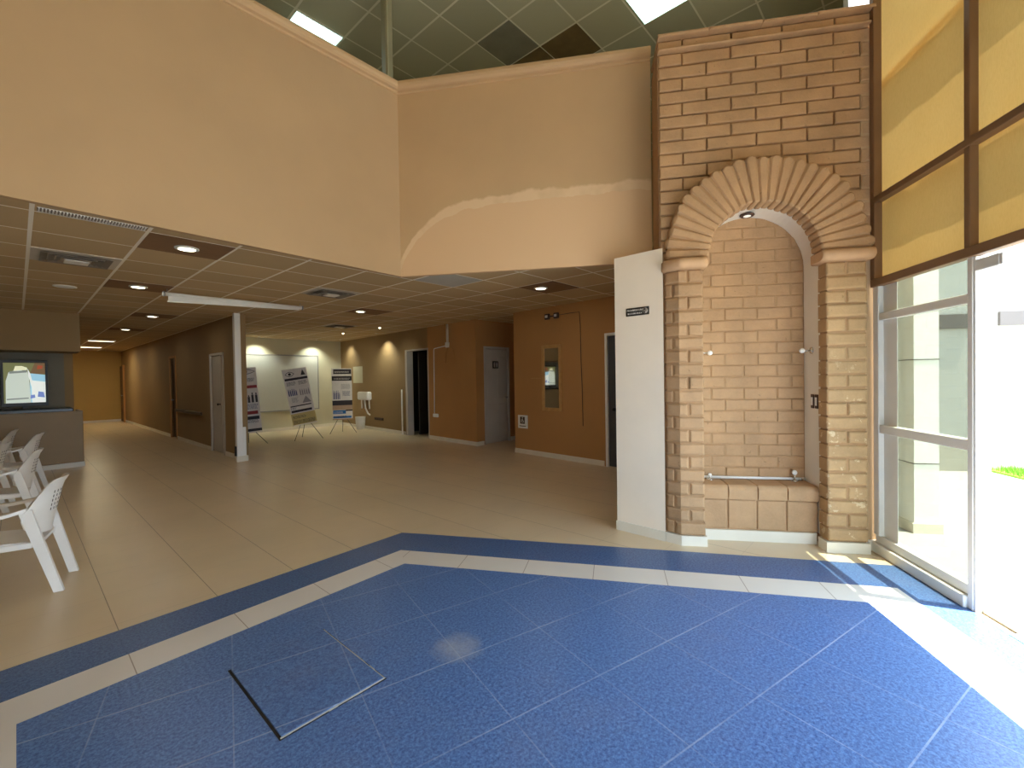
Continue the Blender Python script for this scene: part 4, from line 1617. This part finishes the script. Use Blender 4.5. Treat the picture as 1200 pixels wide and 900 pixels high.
banner(6.03, 11.75, FACE + .05, .52, 1.42, .36, .0, .05,
       [('bar', 6, .0, .28, 0, 1), ('bar', 1, .89, .985, .08, .98), ('bar', 1, .76, .85, 0, 1), ('text', 0, .915, .95, .14, .9), ('text', 0, .78, .82, .1, .9), ('figs', 3, .40, .58, .04, .40),
        ('text', 3, .46, .56, .52, .9), ('text', 7, .60, .70, .45, .92), ('bar', 1, .28, .375, 0, 1), ('bar', 0, .02, .19, 0, 1), ('bar', 4, .115, .185, .02, .66),
        ('bar', 1, .165, .19, .66, 1), ('bar', 4, .03, .07, .02, .94), ('text', 0, .125, .165, .06, .5), ('text', 1, .03, .08, .04, .7)],
       'upright banner stand with purple print and blue foot at the right', [(-.36, .2), (.32, .2), (.02, -.25)])
banner(3.575, 11.45, FACE + .1, .56, 1.52, .26, .07, .05,
       [('eye', 1, .90, .97, .3, .95), ('text', 1, .78, .84, .4, .9), ('bar', 2, .68, .725, .3, .97), ('figs', 1, .46, .62, .30, .98), ('text', 3, .36, .44, .4, .95),
        ('bar', 2, .28, .33, .3, .92), ('bar', 1, .20, .25, .3, .95), ('text', 1, .15, .2, .3, .9), ('bar', 1, .02, .06, .0, 1)],
       'banner stand with red headings half hidden behind the white post', [(-.30, .25), (.38, .1), (0, -.3)])

# ================================================================== RECEPTION
struct(MB().box((-5, 10.92, 2.03), (.77, 11.70, 2.70)).build('wall_reception_soffit', m_corrwall), 'tan boxed soffit over the reception counter')
struct(MB().box((-5, 11.72, 0), (.6, 11.84, 2.70)).build('wall_reception', simple('grey_wall_paint', (132, 124, 108), .75, .05, 1)), 'dull grey wall behind the reception counter')
t = thing('reception_counter', (-.5, 11.2, 0), 'beige laminate reception counter with black worktop at the left', 'counter')
MB().bbox((-5, 10.95, .085), (.78, 11.00, .985), .006).bbox((.73, 11.001, .085), (.78, 11.70, .985), .006).build('front_panel', m_counter, t)
MB().bbox((-5, 10.935, .0), (.79, 11.70, .084), .004).build('plinth', m_base, t)
MB().bbox((-5, 11.005, .96), (.66, 11.715, 1.035), .006).build('worktop', m_blacktop, t, 'black worktop')

# monitor
t = thing('monitor', (.10, 11.3, 1.035), 'black-framed monitor showing a pale picture on the reception counter', 'monitor')
rz = math.atan2(11.3, .04) - PI / 2 + .12
c_, s_ = math.cos(rz), math.sin(rz)
TM = lambda a, d, z: Vector((.10 + a * .67 * c_ + d * s_, 11.3 + a * .67 * s_ - d * c_, 1.035 + z))
MB().bbox((-.41, -.06, .055), (.41, -.001, .845), .012, T=TM).build('housing', m_black, t)
mb = MB()
for a in ((-.41, .055, .41, .115), (-.41, .80, .41, .845), (-.41, .115, -.365, .80), (.365, .115, .41, .80)):
    mb.bbox((a[0], 0, a[1]), (a[2], .014, a[3]), .003, T=TM)
mb.build('bezel', m_black, t)
MB().bbox((-.20, -.10, 0), (.20, .10, .012), .004, T=TM).bbox((-.05, -.05, .012), (.05, -.02, .055), .004, T=TM).build('stand', m_black, t)


def screen_mat(name, col, k=1.0):
    return emit(name, col, k)


SK = .34
sc_ = [screen_mat('screen_' + n_, c, SK) for n_, c in (('olive', (110, 112, 70)), ('pale', (196, 206, 194)), ('cream', (226, 226, 190)), ('shade', (120, 128, 122)), ('sky', (150, 196, 216)), ('red', (160, 70, 40)), ('blue', (110, 130, 190)), ('white', (226, 232, 226)), ('brown', (110, 84, 54)))]
scr = MB().box((-.364, .0015, .116), (.364, .003, .799), T=TM).build('screen', sc_[0], t)
mb = MB()


def spoly(pts, mi, d):
    mb.add([TM(-.364 + u * .728, d, .116 + v * .683) for u, v in pts], [tuple(range(len(pts)))], mi)


spoly([(.62, .72), (1, .72), (1, 1), (.75, 1)], 8, .0036)
spoly([(.8, .84), (.93, .86), (.95, .93), (.82, .94)], 5, .0040)
spoly([(.62, .0), (1, .0), (1, .70), (.62, .74)], 4, .0044)
spoly([(.66, .0), (1, .0), (1, .52), (.66, .56)], 7, .0048)
spoly([(.04, 0), (.64, 0), (.60, .62), (.56, .78), (.34, .84), (.12, .76), (.05, .55)], 1, .0052)
spoly([(.14, .73), (.55, .76), (.54, .82), (.34, .79), (.14, .79)], 3, .0056)
spoly([(.24, .81), (.56, .82), (.56, .88), (.44, .92), (.28, .92)], 2, .0060)
spoly([(.57, .86), (.63, .74), (.74, .30), (.76, .0), (.70, .0), (.68, .30), (.58, .70)], 7, .0064)
spoly([(.62, .10), (.74, .12), (.73, .20), (.63, .19)], 6, .0068)
spoly([(.80, .14), (.98, .12), (.95, .26), (.82, .28)], 6, .0052)
spoly([(.06, .08), (.58, .10), (.58, .13), (.06, .11)], 3, .0056)
mb.build('picture', sc_, scr, 'blurred pale vehicle-like shape')


# ================================================================== CHAIRS
def make_chair():
    t = thing('plastic_chair', (0, 0, 0), 'white plastic armchair', 'chair', 'white plastic chairs along the left')
    # local frame: the sitter looks along -X, y to the side
    rows = []
    for i in range(9):                 # seat
        u = i / 8
        x = -.21 + .40 * u
        hw = .205 - .02 * u
        rows.append([Vector((x, hw * v, .385 - .025 * u + .012 * v * v - .03 * max(0, .12 - u) * 5)) for v in (-1, -.75, -.5, -.25, 0, .25, .5, .75, 1)])
    top = rows
    bot = [[p + Vector((0, 0, -.022)) for p in r] for r in rows]
    mb = MB().grid(top).grid(bot)
    edge = [r[0] for r in top] + top[-1][1:] + [r[-1] for r in reversed(top[:-1])] + list(reversed(top[0]))[1:-1]
    low = [p + Vector((0, 0, -.022)) for p in edge]
    mb.grid([edge, low], closed=True, smooth=False)
    mb.build('seat', m_chair, t)
    # backrest: barrel sheet, lower towards the arms
    NA, NH = 21, 9

    def back(a, h, off):
        # a in [-1,1] across, h in [0,1] up
        y = (.135 + .09 * min(1, h / .5)) * math.sin(a * 1.25) / math.sin(1.25)
        cv = (1 - math.cos(a * 1.25)) / (1 - math.cos(1.25))
        ztop = .785 - .02 * abs(a) ** 2 - .17 * max(0, (abs(a) - .45) / .55) ** 1.6
        zlow = .40 + .05 * abs(a) ** 3
        z = zlow + (ztop - zlow) * h
        x = .195 - .10 * cv + .085 * ((z - .38) / .4) ** 1.15 * (1 - .35 * abs(a)) + (.02 * max(0, h - .85) / .15)
        nrm = Vector((math.cos(a * 1.1), math.sin(a * 1.1) * .9, 0))
        return Vector((x, y, z)) + nrm * off
    mb = MB()
    f = [[back(-1 + 2 * j / (NA - 1), i / (NH - 1), 0) for j in range(NA)] for i in range(NH)]
    g = [[back(-1 + 2 * j / (NA - 1), i / (NH - 1), .014) for j in range(NA)] for i in range(NH)]
    mb.grid(f).grid(g)
    for r_ in (0, NH - 1):
        mb.grid([f[r_], g[r_]], smooth=False)
    for c_i in (0, NA - 1):
        mb.grid([[r[c_i] for r in f], [r[c_i] for r in g]], smooth=False)
    sl_ = mb
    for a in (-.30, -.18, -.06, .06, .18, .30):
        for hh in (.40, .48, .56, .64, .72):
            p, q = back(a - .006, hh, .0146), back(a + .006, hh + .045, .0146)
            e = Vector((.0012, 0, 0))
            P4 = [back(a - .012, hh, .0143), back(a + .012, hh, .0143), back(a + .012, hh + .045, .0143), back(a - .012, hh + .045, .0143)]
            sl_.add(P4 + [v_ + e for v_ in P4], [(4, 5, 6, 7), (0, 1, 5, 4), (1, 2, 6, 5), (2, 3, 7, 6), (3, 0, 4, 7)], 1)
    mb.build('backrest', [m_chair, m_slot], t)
    # arms: flat sweeping strips from the back to the front legs
    for sy in (-1, 1):
        pts = []
        for k in range(11):
            u = k / 10
            x = .145 - .38 * u
            z = .615 - .03 * u - .02 * math.sin(PI * u)
            y = sy * (.225 + .028 * math.sin(PI * u) + .01 * u)
            wd_ = .022 + .008 * math.sin(PI * u)
            pts.append((x, y, z, wd_))
        L = [[Vector((x, y - w_, z)) , Vector((x, y + w_, z)), Vector((x, y + w_ * 1.0, z - .022)), Vector((x, y - w_, z - .022))] for x, y, z, w_ in pts]
        mb = MB().grid(L, closed=True, smooth=False)
        mb.add(L[0], [(0, 1, 2, 3)]).add(L[-1], [(0, 1, 2, 3)])
        mb.build('armrest', m_chair, t)

        def legm(p0, p1, w0, w1, d0, d1):
            m_ = MB()
            V = []
            for p, w_, d_ in ((p0, w0, d0), (p1, w1, d1)):
                p = Vector(p)
                V += [p + Vector((-w_, -d_, 0)), p + Vector((w_, -d_, 0)), p + Vector((w_, d_, 0)), p + Vector((-w_, d_, 0))]
            m_.add(V, [(0, 1, 2, 3), (4, 7, 6, 5), (0, 1, 5, 4), (1, 2, 6, 5), (2, 3, 7, 6), (3, 0, 4, 7)])
            return m_
        legm((.135, sy * .222, .60), (.285, sy * .20, .002), .034, .026, .012, .016).build('leg', m_chair, t)
        legm((-.215, sy * .235, .575), (-.265, sy * .225, .002), .026, .020, .014, .016).build('leg', m_chair, t)
        MB().bbox((-.215, sy * .21 - .009, .335), (.165, sy * .21 + .009, .375), .004).build('side_rail', m_chair, t)
    MB().bbox((-.222, -.205, .325), (-.206, .205, .378), .004).build('front_rail', m_chair, t)
    return t


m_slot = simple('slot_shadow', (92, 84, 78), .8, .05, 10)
chair0 = make_chair()
spots = [(-.055, 4.735, -.25, 'white plastic armchair nearest the camera at the left edge'),
         (-.13, 6.85, -.12, 'white plastic armchair, second in the row along the left edge'),
         (-.06, 9.05, -.20, 'white plastic armchair, third in the row, close to the reception counter'),
         (-.36, 7.95, -.15, 'white plastic armchair cut by the left edge, between the second and third of the row'),
         (-.30, 10.15, -.1, 'white plastic armchair farthest back, right against the reception counter'),
         (-.70, 5.9, -.2, 'white plastic armchair in the farther row, mostly outside the frame')]
for i, (x, y, rz, lb) in enumerate(spots[:5]):
    o = chair0 if i == 0 else copy_tree(chair0)
    o.location = (x, y, 0)
    o.rotation_euler = (0, 0, rz)
    o['label'] = lb
